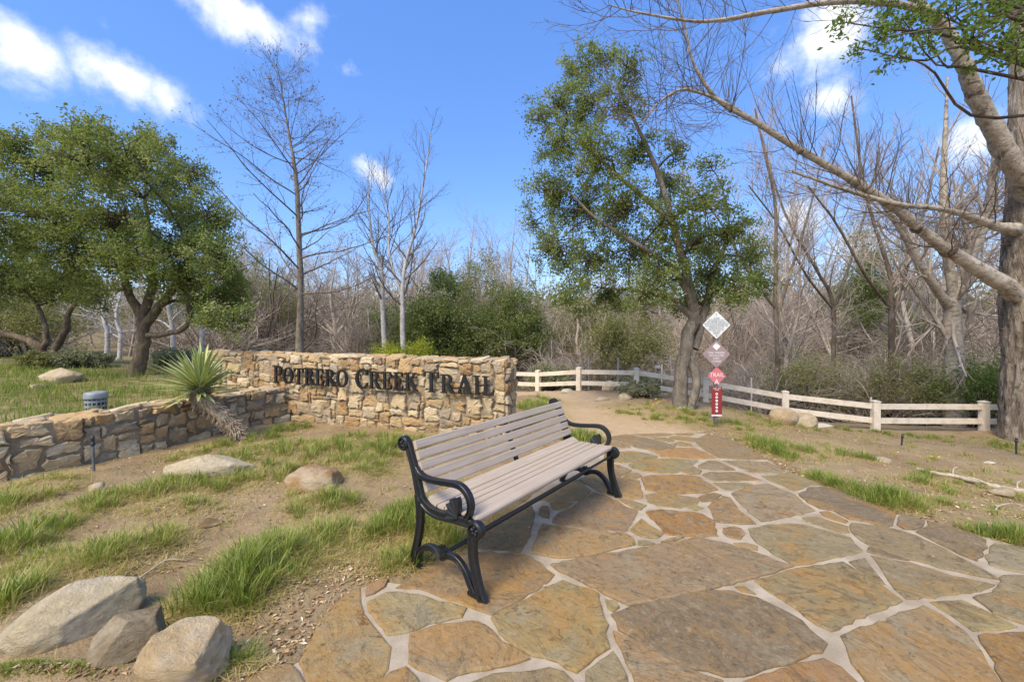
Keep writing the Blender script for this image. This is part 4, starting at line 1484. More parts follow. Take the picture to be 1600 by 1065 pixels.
def sign_post():
    x, y = 3.225, 6.6
    zb = gh(x, y)
    s = y / F
    zz = lambda py: CAMH - (py - HZ) * s
    root = empty('trail_sign', (x, y, zb), 'perforated steel post with stacked white, brown, pink and red trail signs', 'sign')
    # U-channel post with punched holes, built as a chain of short webs between the holes
    g = Geo()
    top = zz(489)
    step = .0254 * 2
    g.box((x - .026, y + .02, (zb - .1 + top) / 2), (.006, .03, top - zb + .1))
    g.box((x + .026, y + .02, (zb - .1 + top) / 2), (.006, .03, top - zb + .1))
    g.box((x - .016, y + .004, (zb - .1 + top) / 2), (.014, .004, top - zb + .1))
    g.box((x + .016, y + .004, (zb - .1 + top) / 2), (.014, .004, top - zb + .1))
    z = zb - .08
    while z < top - .03:
        g.box((x, y + .004, z + step * .35), (.018, .0036, step * .55))
        z += step
    g.obj('post', 'galvanised', root)
    yf = y - .004
    d1 = plate(diamond(x - .0, zz(507.5), .222), yf - .004, .004, 'diamond_plate', 'sign_white', root)
    d1['label'] = 'white diamond plate with a long black notice'
    flat_text(['▲' if False else '^', 'ALL USERS', 'OF THIS ROAD DO SO AT', 'THEIR OWN RISK. THIS ROAD IS', 'NEITHER PATROLLED NOR SUPERVISED.', 'THIS IS NEITHER AN IMPROVED TRAIL', 'SYSTEM NOR PARK SITE.', 'THIS ROAD IS PRIVATELY', 'MAINTAINED', 'PROPERTY'], .030, 'print_black', d1, (x, yf - .0065, zz(507.5)), 1.0, squeeze=.72)
    d2 = plate(diamond(x - .004, zz(553), .222), yf - .008, .004, 'diamond_plate', 'sign_brown', root)
    d2['label'] = 'brown diamond plate about the trail markers'
    lg = plate(diamond(x - .002, zz(541), .062), yf - .010, .0015, 'emblem', 'print_white', d2)
    flat_text(['TRAIL MARKERS', 'ARE LOCATED', 'EVERY', '1/4 MILES'], .047, 'print_white', d2, (x - .004, yf - .0105, zz(557.5)), .95, squeeze=.78)
    d3 = plate(diamond(x + .004, zz(587), .148), yf - .008, .004, 'diamond_plate', 'sign_pink', root)
    d3['label'] = 'faded pink diamond plate marked as trail A'
    flat_text(['TRAIL'], .088, 'print_white', d3, (x + .004, yf - .0105, zz(585.5)), 1.0)
    flat_text(['A'], .11, 'print_white', d3, (x + .0, yf - .0105, zz(596.5)), 1.0)
    r0, r1 = zz(604), zz(647)
    w = .082
    d4 = plate([(x - w + .005, r1), (x + w + .005, r1), (x + w + .005, r0), (x - w + .005, r0)], yf - .006, .004, 'rule_plate', 'sign_red', root)
    d4['label'] = 'dark red upright plate with round trail use symbols'
    flat_text(['STAY ON', 'TRAIL'], .030, 'print_white', d4, (x + .005, yf - .0085, zz(607.5)), .8)
    for k in range(6):
        cz = zz(615 + k * 5.3)
        ring = [(x + .003 + .020 * math.cos(a), cz + .020 * math.sin(a)) for a in np.linspace(0, 2 * math.pi, 17)[:-1]]
        ic = plate(ring, yf - .0078, .0015, 'symbol_disc', 'print_white', d4)
        # a small walking, riding or barred figure in the disc
        gg = Geo()
        yy = yf - .0088
        if k == 0:
            P = [(-.010, -.008), (-.012, .002), (-.004, .008), (.004, .008), (.011, .002), (.008, -.008), (.004, -.001), (-.005, -.001)]
        elif k % 2:
            P = [(-.003, -.012), (.001, -.002), (.006, -.012), (.010, -.012), (.004, .002), (.004, .009), (-.003, .010), (-.006, .001)]
        else:
            P = [(-.011, -.009), (-.009, -.011), (.011, .009), (.009, .011)]
        gg.add([(x + .003 + a, yy, cz + b) for a, b in P] + [(x + .003 + a, yy + .0008, cz + b) for a, b in P], [tuple(range(len(P))), tuple(range(2 * len(P) - 1, len(P) - 1, -1))] + [(i, len(P) + i, len(P) + (i + 1) % len(P), (i + 1) % len(P)) for i in range(len(P))])
        gg.obj('figure', 'sign_red', ic) if False else gg.obj('figure', 'sign_red', d4)
    plate([(x - w + .005, r1 - .003), (x + w + .005, r1 - .003), (x + w + .005, r1 - .026), (x - w + .005, r1 - .026)], yf - .006, .004, 'bottom_strip', 'sign_white', root)
    for pz in (zz(490.5), zz(524), zz(537), zz(569), zz(600)):
        gb = Geo()
        gb.box((x, yf - .008, pz), (.014, .012, .014), None, .003)
        gb.obj('bolt', 'galvanised', root)


sign_post()


# ------------------------------------------------------------------ small site furniture
def vent_cap():
    x, y = -5.2, 5.22
    zb = gh(x, y)
    zt = CAMH - (611 - HZ) * y / F
    r = .105
    root = empty('vent_pipe', (x, y, zb), 'grey slotted vent pipe with domed lid behind the low stone wall', 'vent')
    n = 48
    Vv, Fc = [], []
    zs = np.linspace(zb - .05, zt - .075, 9)
    for z in zs:
        for i in range(n):
            a = 2 * math.pi * i / n
            Vv.append((x + r * math.cos(a), y + r * math.sin(a), z))
    for k in range(len(zs) - 1):
        for i in range(n):
            hole = (i % 3 != 0) and k % 2 == 1 and k >= 1
            if hole:
                continue
            Fc.append((k * n + i, k * n + (i + 1) % n, (k + 1) * n + (i + 1) % n, (k + 1) * n + i))
    obj('slotted_body', Vv, Fc, 'grey_plastic', root, True)
    V, Q = tubes([(x, y, zb - .05), (x, y, zt - .08)], [r * .9, r * .9], 24)
    obj('inner_pipe', V, Q, 'dark_plastic', root, True)
    prof = [(r * .9, zt - .09), (r * 1.08, zt - .09), (r * 1.10, zt - .075), (r * 1.08, zt - .03), (r * 1.0, zt - .012), (r * .6, zt - .002), (0.001, zt)]
    Vv, Fc = [], []
    for (rr, z) in prof:
        for i in range(n):
            a = 2 * math.pi * i / n
            Vv.append((x + rr * math.cos(a), y + rr * math.sin(a), z))
    for k in range(len(prof) - 1):
        for i in range(n):
            Fc.append((k * n + i, k * n + (i + 1) % n, (k + 1) * n + (i + 1) % n, (k + 1) * n + i))
    obj('lid', Vv, Fc, 'grey_plastic', root, True)


vent_cap()


def riser(x, y, h, lean, label, pipe='pipe_grey', r=.012):
    zb = gh(x, y)
    root = empty('sprinkler_riser', (x, y, zb), label, 'sprinkler', 'irrigation risers')
    d = Vector((lean, 0.02, 1)).normalized()
    b = np.array([x, y, zb - .05])
    dd = np.array(d)
    V, Q = tubes(np.array([b, b + dd * (h * .72 + .05)]), [r, r], 10)
    obj('pipe', V, Q, pipe, root, True)
    k = b + dd * (h * .72 + .045)
    prof = [(0, r * .9), (.004, r * 1.6), (.03, r * 1.6), (.035, r * 1.15), (.06, r * 1.15), (.064, r * 1.5), (h * .28, r * 1.35), (h * .28 + .003, .001)]
    V, Q = tubes(np.array([k + dd * p for p, _ in prof]), [q for _, q in prof], 12)
    obj('nozzle', V, Q, 'dark_plastic', root, True)
    return root


p = ground_px(147, 740)
riser(p[0], p[1], .36, -.06, 'grey sprinkler riser with black head before the low stone wall')
p = ground_px(457, 655)
riser(p[0], p[1] - .05, .17, 0, 'short black sprinkler riser in the corner of the two stone walls', 'dark_plastic')
p = ground_px(1408, 688, -.35)
riser(p[0], p[1], .2, .12, 'leaning black sprinkler riser in front of the cream fence', 'dark_plastic')
p = ground_px(1588, 703, -.45)
riser(p[0], p[1], .26, .02, 'dark sprinkler riser at the foot of the furrowed trunk', 'dark_plastic')


def white_stake(px, py, d, h, label):
    q = at(px, py, d)
    zb = gh(q[0], q[1])
    g = Geo()
    g.box((q[0], q[1], (zb - .1 + q[2]) / 2), (.035, .02, q[2] - zb + .1), None, .006)
    o = g.obj('marker_stake', 'vinyl', None, origin=(q[0], q[1], zb))
    tag(o, label, 'stake')


white_stake(1174, 590, 10.6, .5, 'thin white marker stake behind the fence right of the sign')
white_stake(1361, 620, 9.6, .5, 'thin white marker stake just behind a fence post before the thicket')
white_stake(1034, 569, 12.2, .5, 'thin white marker stake left of the oak trunk')


def wire_post(px, py, d, side, label):
    q = at(px, py, d)
    zb = gh(q[0], q[1])
    root = empty('braced_post', (q[0], q[1], zb), label, 'post', 'old wire fence posts')
    V, Q = tubes(np.array([(q[0], q[1], zb - .1), tuple(q), (q[0], q[1], q[2] + .02)]), [.032, .032, .012], 10)
    obj('post', V, Q, 'pipe_grey', root, True)
    a = q + np.array([0, 0, -.22])
    e = np.array([q[0] + side * .95, q[1] + .1, zb + .02])
    V, Q = tubes(np.array([a, e]), [.02, .02], 8)
    obj('brace', V, Q, 'pipe_grey', root, True)


wire_post(920, 557, 12.6, -1, 'grey pipe post with brace slanting down to its left beyond fence')
wire_post(966, 560, 12.4, 1, 'grey pipe post with brace slanting down to its right beyond fence')


def small_box_sign():
    q = at(1027, 573, 12.4)
    zb = gh(q[0], q[1])
    root = empty('utility_marker', (q[0], q[1], zb), 'small white utility box on a thin stake left of the oak', 'marker')
    g = Geo()
    g.box(q, (.13, .08, .08), None, .008)
    g.obj('box', 'pale_metal', root)
    g = Geo()
    g.box((q[0], q[1], (zb - .1 + q[2] - .04) / 2), (.03, .03, q[2] - .04 - zb + .1))
    g.obj('stake', 'pipe_grey', root)


small_box_sign()


def guard_rail():
    y = 40.0
    x0, x1 = 27.0, 46.0
    root = empty('guard_rail', (x0, y, gh(x0, y)), 'far pale metal road guard rail glimpsed through the bare thicket', 'guard rail')
    zc = CAMH - (531 - HZ) * y / F
    n = 12
    prof = [(-.0, -.16), (-.05, -.1), (-.05, -.05), (.0, 0), (-.05, .05), (-.05, .1), (.0, .16)]
    V, Fc = [], []
    for i in range(2):
        for (a, b) in prof:
            V.append(((x0, x1)[i], y + a, zc + b))
    for k in range(len(prof) - 1):
        Fc.append((k, k + 1, len(prof) + k + 1, len(prof) + k))
    obj('beam', V, Fc, 'pale_metal', root)
    for i in range(n):
        x = x0 + .3 + (x1 - x0 - .6) * i / (n - 1)
        g = Geo()
        zb = gh(x, y)
        g.box((x, y + .12, (zb - .2 + zc + .15) / 2), (.12, .14, zc + .15 - zb + .2))
        g.obj('post', 'pale_metal', root)


guard_rail()


# ------------------------------------------------------------------ boulders and loose stones
ICO = None


def icosphere(sub):
    bm = bmesh.new()
    bmesh.ops.create_icosphere(bm, subdivisions=sub, radius=1.0)
    V = np.array([v.co[:] for v in bm.verts])
    bm.verts.index_update()
    Fc = np.array([[v.index for v in f.verts] for f in bm.faces])
    bm.free()
    return V, Fc


ICOS = {s: icosphere(s) for s in (1, 2, 3, 5)}


def rock(center, dims, yaw, seed, label, tint, cuts=6, pitch=0.0, sub=5, sink=0.25, name='boulder', rough=1.0, group=None, planes=()):
    """a boulder: a noisy ball planed down by cleavage faces, then weathered"""
    V, Fc = ICOS[sub]
    r = np.random.default_rng(seed)
    V = V.copy()
    big = np.array([noise.fractal(Vector(v * 1.1 + seed), .8, 2.0, 2) for v in V])
    V *= (1 + big * .16 * rough)[:, None]
    pl = [(np.array(n, float) / np.linalg.norm(n), d) for n, d in planes]
    for _ in range(cuts):
        nrm = r.normal(0, 1, 3)
        nrm /= np.linalg.norm(nrm)
        pl.append((nrm, r.uniform(.55, .82)))
    for nrm, d in pl:
        ex = np.maximum(V @ nrm - d, 0)
        V -= np.outer(ex, nrm)
    fine = np.array([noise.fractal(Vector(v * 5.0 + seed), .75, 2.1, 5) * .022 for v in V])
    ridg = np.array([abs(noise.noise(Vector((v[0] * 2.0 + seed, v[1] * 3, v[2] * 8)))) for v in V]) * .035
    V *= (1 + (fine - ridg) * rough)[:, None]
    V *= np.array(dims) / 2
    M = Matrix.Rotation(yaw, 3, 'Z') @ Matrix.Rotation(pitch, 3, 'Y')
    V = V @ np.array(M).T
    V[:, 2] -= V[:, 2].min()
    h = V[:, 2].max()
    c = np.array([center[0], center[1], gh(center[0], center[1]) - h * sink])
    o = obj(name, V + c, Fc, 'boulder', None, True, origin=tuple(c), color=tint)
    tag(o, label, 'rock', group)
    return o


SAND, TAN, BRN, PAL = lin(208, 188, 148), lin(204, 176, 132), lin(168, 132, 88), lin(200, 190, 166)


def gp(px, py, z=0.0):
    return ground_px(px, py, z)[:2]


rock(gp(115, 990), (.52, .30, .32), math.radians(36), 3, 'large pale weathered boulder lowest on the left beside the wedge rock', SAND, 1, -.10, sink=.26, planes=(((.2, -.5, .9), .62), ((-.6, 0, .7), .7)))
rock(gp(203, 1028), (.34, .27, .29), math.radians(25), 14, 'angular wedge shaped brown rock between the two pale boulders', lin(150, 130, 98), 1, .0, sink=.22, rough=.8, planes=(((.1, .15, 1), .48), ((.35, -1, .25), .42), ((-.9, -.5, .75), .42), ((1, .1, .15), .62), ((-.3, 1, .2), .6)))
rock(gp(292, 1068), (.34, .25, .29), math.radians(14), 21, 'rounded tan boulder at the paving corner, nearest of the rocks', TAN, 1, 0, sink=.24, planes=(((.15, -.3, 1), .6), ((1, -.2, .3), .68)))
rock(gp(328, 744), (.78, .40, .30), math.radians(14), 31, 'low flat pale boulder in the grass before the yucca', SAND, 4, 0, sink=.3, rough=.7)
rock(gp(492, 764), (.56, .36, .30), math.radians(-5), 44, 'low ochre brown boulder left of the bench back', BRN, 1, 0, sink=.42, rough=.7)
rock(gp(152, 768), (.14, .11, .09), .4, 51, 'small tan stone on bare soil under the low wall', TAN, 5, 0, 3, .2, 'loose_stone')
rock(gp(326, 822), (.20, .14, .05), .2, 52, 'thin brown stone flake lying on the bare soil', lin(134, 108, 74), 5, 0, 3, .2, 'loose_stone')
q = at(97, 605, 7.4)
rock(q[:2], (.62, .45, .32), .1, 61, 'cream boulder on the lawn beyond the low wall', lin(198, 176, 140), 4, 0, sink=.3)
q = gp(1224, 666, -.33)
rock(q, (.52, .40, .36), .1, 71, 'smooth tan boulder at the fence, left one of the pair', lin(178, 152, 114), 2, 0, sink=.2, rough=.5)
q = gp(1258, 664, -.36)
rock(q, (.46, .40, .32), .5, 72, 'smooth tan boulder at the fence, right one of the pair', lin(172, 152, 122), 2, 0, sink=.2, rough=.5)
q = gp(1286, 662, -.38)
rock(q, (.48, .22, .10), .0, 73, 'flat pale stone slab lying right of the paired fence boulders', lin(206, 198, 186), 6, 0, 3, .2, 'stone_slab')
rock(gp(1070, 641, -.06), (.32, .2, .12), .1, 81, 'low rounded stone at the foot of the leaning oak', lin(162, 150, 122), 2, 0, 3, .3, 'loose_stone', .5)
rock(gp(887, 609, -.1), (.36, .26, .16), .1, 82, 'pale stone on the trail below the fence', PAL, 4, 0, 3, .3, 'loose_stone')
rock(gp(976, 622, -.06), (.48, .3, .18), .6, 83, 'tan stone at the right edge of the dirt trail', lin(184, 162, 128), 5, 0, 3, .3, 'loose_stone')
rock(gp(940, 623, -.06), (.4, .26, .10), .3, 84, 'flat tan stone in the dirt trail edge before the scrub', lin(176, 152, 116), 5, 0, 3, .3, 'loose_stone')
q = at(952, 592, 11.8)
rock(q[:2], (.5, .4, .4), .2, 85, 'tan boulder showing between the rails behind the fence', lin(186, 162, 130), 4, 0, 5, .1)
rock(gp(1030, 618, -.1), (.5, .3, .16), .2, 86, 'brown stone half hidden in scrub left of the oak', lin(150, 126, 94), 4, 0, 3, .3, 'loose_stone')
rock(gp(1378, 712, -.12), (.34, .2, .10), .1, 87, 'flat tan stone half buried in the bare soil right of the paving', lin(176, 156, 122), 5, 0, 3, .3, 'loose_stone')
rock(gp(1566, 781, -.17), (.24, .16, .11), .1, 88, 'tan stone lying against the fallen branch', lin(178, 156, 120), 4, 0, 3, .25, 'loose_stone')
rock(gp(1546, 713, -.3), (.17, .07, .04), .05, 89, 'small white stone chip on the bare soil near the trunk', lin(232, 228, 220), 5, 0, 3, .1, 'loose_stone')
rock(gp(60, 612, .45), (.26, .2, .1), .05, 90, 'low stone beside the cream boulder on the lawn', lin(190, 170, 136), 5, 0, 3, .3, 'loose_stone')


def fallen_branch():
    P = [ground_px(px, py, -.2) for px, py in ((1432, 738), (1460, 743), (1495, 751), (1530, 760), (1560, 768), (1600, 778), (1650, 790))]
    P = [np.array([p[0], p[1], gh(p[0], p[1]) + .022]) for p in P]
    C = spline(P, 40)
    C[:, 2] += np.array([.012 * fbm(i * .35, 1) for i in range(40)])
    C[:, 1] += np.array([.02 * fbm(i * .3, 7) for i in range(40)])
    root = empty('fallen_branch', tuple(P[0]), 'dry pale fallen branch lying on bare soil right of the paving', 'branch')
    V, Q = tubes(C, np.linspace(.016, .034, 40), 9)
    obj('stem', V, Q, 'dead_wood', root, True)
    for i, s in ((12, 1), (24, -1), (31, 1)):
        e = C[i] + np.array([.18 * s, .12, .06])
        V, Q = tubes(spline([C[i], (C[i] + e) / 2 + np.array([0, .02, .02]), e], 8), np.linspace(.011, .004, 8), 6)
        obj('twig', V, Q, 'dead_wood', root, True)


fallen_branch()
for k, (pts, lab, z) in enumerate(((((260, 1020), (300, 985), (330, 965), (355, 962)), 'thin dry twig on the soil above the tan boulder', 0), (((1555, 812), (1562, 800), (1585, 796), (1610, 800)), 'bent dry twig on the soil near the paving edge', -.1), (((212, 880), (240, 872), (265, 866), (292, 863)), 'curved grey twig beside the grass mound', 0))):
    if k == 0:
        pts = ((208, 915), (235, 900), (262, 886), (292, 880))
    if k == 2:
        continue
    P = [ground_px(*p, z) for p in pts]
    C = spline([np.array([p[0], p[1], gh(p[0], p[1]) + .012 + .02 * (i in (1, 2))]) for i, p in enumerate(P)], 14)
    V, Q = tubes(C, np.linspace(.006, .003, 14), 6)
    tag(obj('dry_twig', V, Q, 'dead_wood', None, True, origin=tuple(C[0])), lab, 'twig')

# ------------------------------------------------------------------ plants: shared growth tools
def unit(v):
    return v / (np.linalg.norm(v, axis=-1, keepdims=True) + 1e-9)


def grow(P, R, n, t0, t1, ang, length, N, jit, up, rr, g, taper=0.25, shape=0.5, minr=0.0015, upsd=0.0):
    """n children on every polyline of P (M, k, 3); returns (M*n, N, 3) and radii"""
    M, k, _ = P.shape
    t = t0 + (t1 - t0) * (np.arange(n)[None, :] + g.random((M, n))) / n
    f = t * (k - 1)
    i = np.minimum(f.astype(int), k - 2)
    u = (f - i)[..., None]
    mm = np.arange(M)[:, None]
    pos = P[mm, i] * (1 - u) + P[mm, i + 1] * u
    tan = unit(P[mm, i + 1] - P[mm, i])
    rad = R[mm, i] * (1 - u[..., 0]) + R[mm, i + 1] * u[..., 0]
    pos, tan, rad, tt = pos.reshape(-1, 3), tan.reshape(-1, 3), rad.ravel(), t.ravel()
    perp = unit(np.cross(tan, unit(g.normal(0, 1, tan.shape))))
    a = np.radians(g.normal(ang, ang * .22, len(tan)))[:, None]
    d = unit(np.cos(a) * tan + np.sin(a) * perp)
    L = length * (1 - shape * (tt - t0) / max(t1 - t0, 1e-6)) * g.uniform(.6, 1.15, len(tan))
    r0 = np.maximum(rad * rr, minr)
    out = np.empty((len(tan), N, 3))
    out[:, 0] = pos
    for s in range(1, N):
        d = unit(d + g.normal(0, jit, d.shape) + np.array([0, 0, 1]) * (up + upsd * g.normal(0, 1, (len(d), 1))))
        out[:, s] = out[:, s - 1] + d * (L / (N - 1))[:, None]
    rad2 = r0[:, None] * np.linspace(1, taper, N)[None, :]
    return out, np.maximum(rad2, minr * .6)


def leaves(P, size, g, up=0.5, aspect=0.5, Nrm=None):
    """one folded four-cornered leaf at every point"""
    n = len(P)
    nr = unit(g.normal(0, 1, (n, 3)) + np.array([0, 0, up]) + (0 if Nrm is None else Nrm))
    ax = unit(np.cross(nr, g.normal(0, 1, (n, 3))))
    sd = np.cross(nr, ax)
    s = (size * g.uniform(.6, 1.25, n))[:, None]
    fold = nr * s * .14
    V = np.stack([P - ax * s * .5, P + sd * s * aspect * .5 + fold, P + ax * s * .5, P - sd * s * aspect * .5 + fold], axis=1).reshape(-1, 3)
    k = np.arange(n)[:, None] * 4
    Fc = np.concatenate([k + np.array([[0, 1, 2]]), k + np.array([[0, 2, 3]])])
    return V, Fc


def crown_points(C, Rd, sprays, per, g, sd=.10, shell=2.0, squash=.85):
    """clumped leaf positions inside a set of overlapping blobs; returns points, a tone per point, spray centres"""
    pts, tone, cen = [], [], []
    for c, r in zip(C, Rd):
        n = max(3, int(sprays * (r / .6) ** 2))
        d = unit(g.normal(0, 1, (n, 3)))
        rad = r * g.random(n) ** (1 / shell)
        s = c + d * rad[:, None] * np.array([1, 1, squash])
        k = per
        stretch = unit(d * .6 + g.normal(0, .6, (n, 3)) + np.array([0, 0, -.1]))
        q = s[:, None, :] + g.normal(0, sd * .7, (n, k, 3)) + stretch[:, None, :] * g.normal(0, sd * 1.4, (n, k, 1))
        pts.append(q.reshape(-1, 3))
        tn = np.clip(.45 + .22 * g.normal(0, 1, (n, 1)) + .16 * g.normal(0, 1, (n, k)), 0, 1)
        tone.append(tn.ravel())
        cen.append(s)
    return np.concatenate(pts), np.concatenate(tone), np.concatenate(cen)


def limb(pts, radii, n=24, wob=.0, seed=0):
    P = spline(pts, n)
    R = np.interp(np.linspace(0, 1, n), np.linspace(0, 1, len(radii)), radii)
    if wob:
        P = P + np.array([[fbm(i * .35, seed + 1.3), fbm(i * .35, seed + 7.7), fbm(i * .35, seed + 3.1)] for i in range(n)]) * wob * R[:, None] * 2.2
    return P, R


def rough_trunk(P, R, sides, seed, flute=.12, flare=.0, knots=()):
    """a trunk tube with flutes, burls and a flared foot"""
    V, Q = tubes(P, R, sides)
    n = len(P)
    V = V.reshape(n, sides, 3)
    for i in range(n):
        L = i / (n - 1)
        for s in range(sides):
            a = 2 * math.pi * s / sides
            k = 1 + .55 * flute * fbm(math.cos(a) * 1.6 + seed, math.sin(a) * 1.6, L * 5.0 + seed, 4) + flute * .28 * fbm(math.cos(a) * 5 + seed, math.sin(a) * 5, L * 16, 3)
            k += flare * math.exp(-L * 14) * (1 + .5 * math.sin(a * 5 + seed))
            V[i, s] = P[i] + (V[i, s] - P[i]) * k
    for (L, a0, amp, wl) in knots:
        for i in range(n):
            for s in range(sides):
                a = 2 * math.pi * s / sides
                da = math.atan2(math.sin(a - a0), math.cos(a - a0))
                w = math.exp(-((i / (n - 1) - L) / wl) ** 2 - (da / .7) ** 2)
                V[i, s] = P[i] + (V[i, s] - P[i]) * (1 + amp * w)
    return V.reshape(-1, 3), Q


# ------------------------------------------------------------------ yucca
def yucca():
    b = ground_px(378, 692)
    b[2] = gh(b[0], b[1])
    hd = at(312, 606, b[1])
    root = empty('yucca', tuple(b), 'leaning yucca with spiky cream edged leaves on a shaggy trunk', 'plant')
    g = np.random.default_rng(5)
    P, R = limb([b + np.array([.03, 0, -.08]), b + np.array([-.06, 0, .12]), (b + hd) / 2 + np.array([.02, 0, -.02]), hd + np.array([.01, 0, -.1]), hd], [.075, .075, .085, .10, .09], 22)
    V, Q = rough_trunk(P, R, 20, 4, .25)
    tr = obj('trunk', V, Q, 'yucca_bark', root, True)
    # old leaf bases pointing down the trunk
    f = g.integers(1, 21, 900)
    ang = g.uniform(0, 2 * math.pi, 900)
    ax = unit(P[-1] - P[0])
    e1 = unit(np.cross(ax, np.array([0, 1.0, 0])))
    e2 = np.cross(ax, e1)
    rad = np.cos(ang)[:, None] * e1 + np.sin(ang)[:, None] * e2
    s0 = P[f] + rad * (R[f] * .85)[:, None]
    dr = unit(rad * .8 - ax * g.uniform(.2, 1.3, (900, 1)) + g.normal(0, .25, (900, 3)))
    ln = g.uniform(.04, .09, (900, 1))
    L3 = np.stack([s0, s0 + dr * ln * .5, s0 + dr * ln + np.array([0, 0, -.01])], axis=1)
    V, Q = tubes(L3, np.tile([.010, .008, .002], (900, 1)), 4)
    o = obj('dead_leaf_bases', V, Q, 'yucca_bark', tr)
    o['kind'] = 'stuff'
    # leaves: a few shared shapes, each leaf an object of its own
    shapes = []
    for k in range(5):
        L = .54 + .03 * k
        n = 9
        Vv, ed, Fc = [], [], []
        for i in range(n):
            t = i / (n - 1)
            w = .019 * (0.62 + 1.0 * math.sin(min(1, t * 1.7 + .12) * math.pi * .5)) * (1 - t ** 3.2) * .92 + .0008
            bend = (-.02 - .016 * k) * t * t
            for a, e in ((-1, 1), (-.62, .15), (0, 0), (.62, .15), (1, 1)):
                Vv.append((a * w, bend + .30 * w * abs(a), t * L))
                ed.append(e)
        for i in range(n - 1):
            for j in range(4):
                Fc.append((i * 5 + j, i * 5 + j + 1, i * 5 + 6 + j, i * 5 + 5 + j))
        me = bpy.data.meshes.new('leaf')
        me.from_pydata(Vv, [], Fc)
        at_ = me.attributes.new('edge', 'FLOAT', 'POINT')
        at_.data.foreach_set('value', np.array(ed, np.float32))
        me.polygons.foreach_set('use_smooth', np.full(len(me.polygons), True))
        me.materials.append(MATS['yucca_leaf'])
        shapes.append(me)
    # a few dead leaves hang from under the rosette
    for i in range(12):
        az = g.uniform(0, 2 * math.pi)
        d = Vector((.55 * math.cos(az), .55 * math.sin(az), -1)).normalized()
        me = shapes[i % 5].copy() if i < 1 else dead
        if i < 1:
            dead = me
            me.materials.clear()
            me.materials.append(MATS['yucca_bark'])
        o = link('leaf', me, root)
        o.rotation_mode = 'QUATERNION'
        o.rotation_quaternion = d.to_track_quat('Z', 'Y')
        k = g.uniform(.3, .5)
        o.scale = (k * 1.3, k * 1.3, k)
        o.location = tuple(hd + np.array(d) * .05 + np.array([0, 0, -.03]) - world_loc(root))
    N = 150
    for i in range(N):
        # golden-angle rosette, from upright heart leaves to the drooping skirt
        t = (i + .5) / N
        pol = math.radians(3 + 92 * t ** .95 + g.normal(0, 5))
        az = i * 2.39996 + g.normal(0, .1)
        d = Vector((math.sin(pol) * math.cos(az), math.sin(pol) * math.sin(az), math.cos(pol)))
        o = link('leaf', shapes[int(g.integers(5))], root)
        qt = d.to_track_quat('Z', 'Y')
        o.rotation_mode = 'QUATERNION'
        o.rotation_quaternion = qt
        k = (.92 - .18 * abs(t - .55)) * g.uniform(.8, 1.1)
        o.scale = (k, k, k)
        o.location = tuple(hd + np.array(d) * .03 + np.array([0, 0, .02 - .07 * t]) - world_loc(root))


yucca()


# ------------------------------------------------------------------ live oaks
def oak(name, label, base, trunks, blobs, depth, spread, leaf_mat, bark, sprays, per, lsize, seed, forks=(), sd=.078, twig_mat='dark_twig', extra=None, shell=2.0, fat=1.0):
    """trunks: list of (pixel polyline, radii m, depth list); blobs: (px, py, r px) in the crown"""
    g = np.random.default_rng(seed)
    root = empty(name, tuple(base), label, 'tree')
    polys = []
    for k, (pts, rad, dep) in enumerate(trunks):
        P3 = [at(px, py, d) for (px, py), d in zip(pts, dep)]
        if k == 0:
            P3[0] = np.array([P3[0][0], P3[0][1], base[2] - .12])
        P, R = limb(P3, rad, 34 if k == 0 else 22, .18, seed + k)
        V, Q = rough_trunk(P, R, 22 if k == 0 else 14, seed + k, .16, .22 if k == 0 else 0)
        obj('trunk' if k == 0 else 'limb', V, Q, bark, root, True)
        polys.append((P, R))
    if extra:
        extra(root)
    C, Rd = [], []
    for (px, py, r) in blobs:
        d = depth + g.uniform(-spread, spread)
        C.append(at(px, py, d))
        Rd.append(r * fat * depth / F)
    C, Rd = np.array(C), np.array(Rd)
    pts, tone, cen = crown_points(C, Rd, sprays, per, g, sd, shell)
    allP = np.concatenate([p[len(p) // 3:] for p, _ in polys])
    allR = np.concatenate([r[len(r) // 3:] for _, r in polys])
    bd = Bundle()
    # boughs from the nearest limb to each clump of the crown
    for c, r in zip(C, Rd):
        w = np.linalg.norm(allP - c, axis=1) + .6 * np.maximum(allP[:, 2] - c[2] + .1, 0)
        i = int(np.argmin(w))
        a = allP[i]
        r0 = min(allR[i] * .55, .045)
        m = (a + c) / 2 + np.array([0, 0, .12]) + g.normal(0, .08, 3)
        P = spline([a, m, c, c + (c - m) * .5], 14)
        bd.add(P, np.linspace(r0, .008, 14), 7)
        # twigs to the leaf sprays of this clump
    idx = np.argmin(((cen[:, None, :] - C[None]) ** 2).sum(-1), axis=1)
    st = C[idx] + g.normal(0, .1, cen.shape)
    mid = (st + cen) / 2 + g.normal(0, .06, cen.shape) + np.array([0, 0, .03])
    bd.add(np.stack([st, mid, cen, cen + (cen - mid) * .35], axis=1), np.tile([.010, .007, .004, .002], (len(cen), 1)), 4)
    bd.obj('branches', twig_mat, root)
    V, Fc = leaves(pts, lsize, g, .55)
    cr = obj('crown', V, Fc, leaf_mat, root, False, attrs={'rnd': np.repeat(tone, 4)})
    cr['kind'] = 'stuff'
    return root


def oak_lobe(root):
    # the second stem that grew round a hollow at the foot of the oak
    d = 8.15
    P, R = limb([at(1076, 641, d), at(1086, 614, d), at(1088, 592, d), at(1080, 566, d + .03), at(1075, 545, d + .05)], [.075, .08, .08, .075, .05], 18)
    V, Q = rough_trunk(P, R, 14, 9, .15, .2)
    obj('side_stem', V, Q, 'oak_bark', root, True)


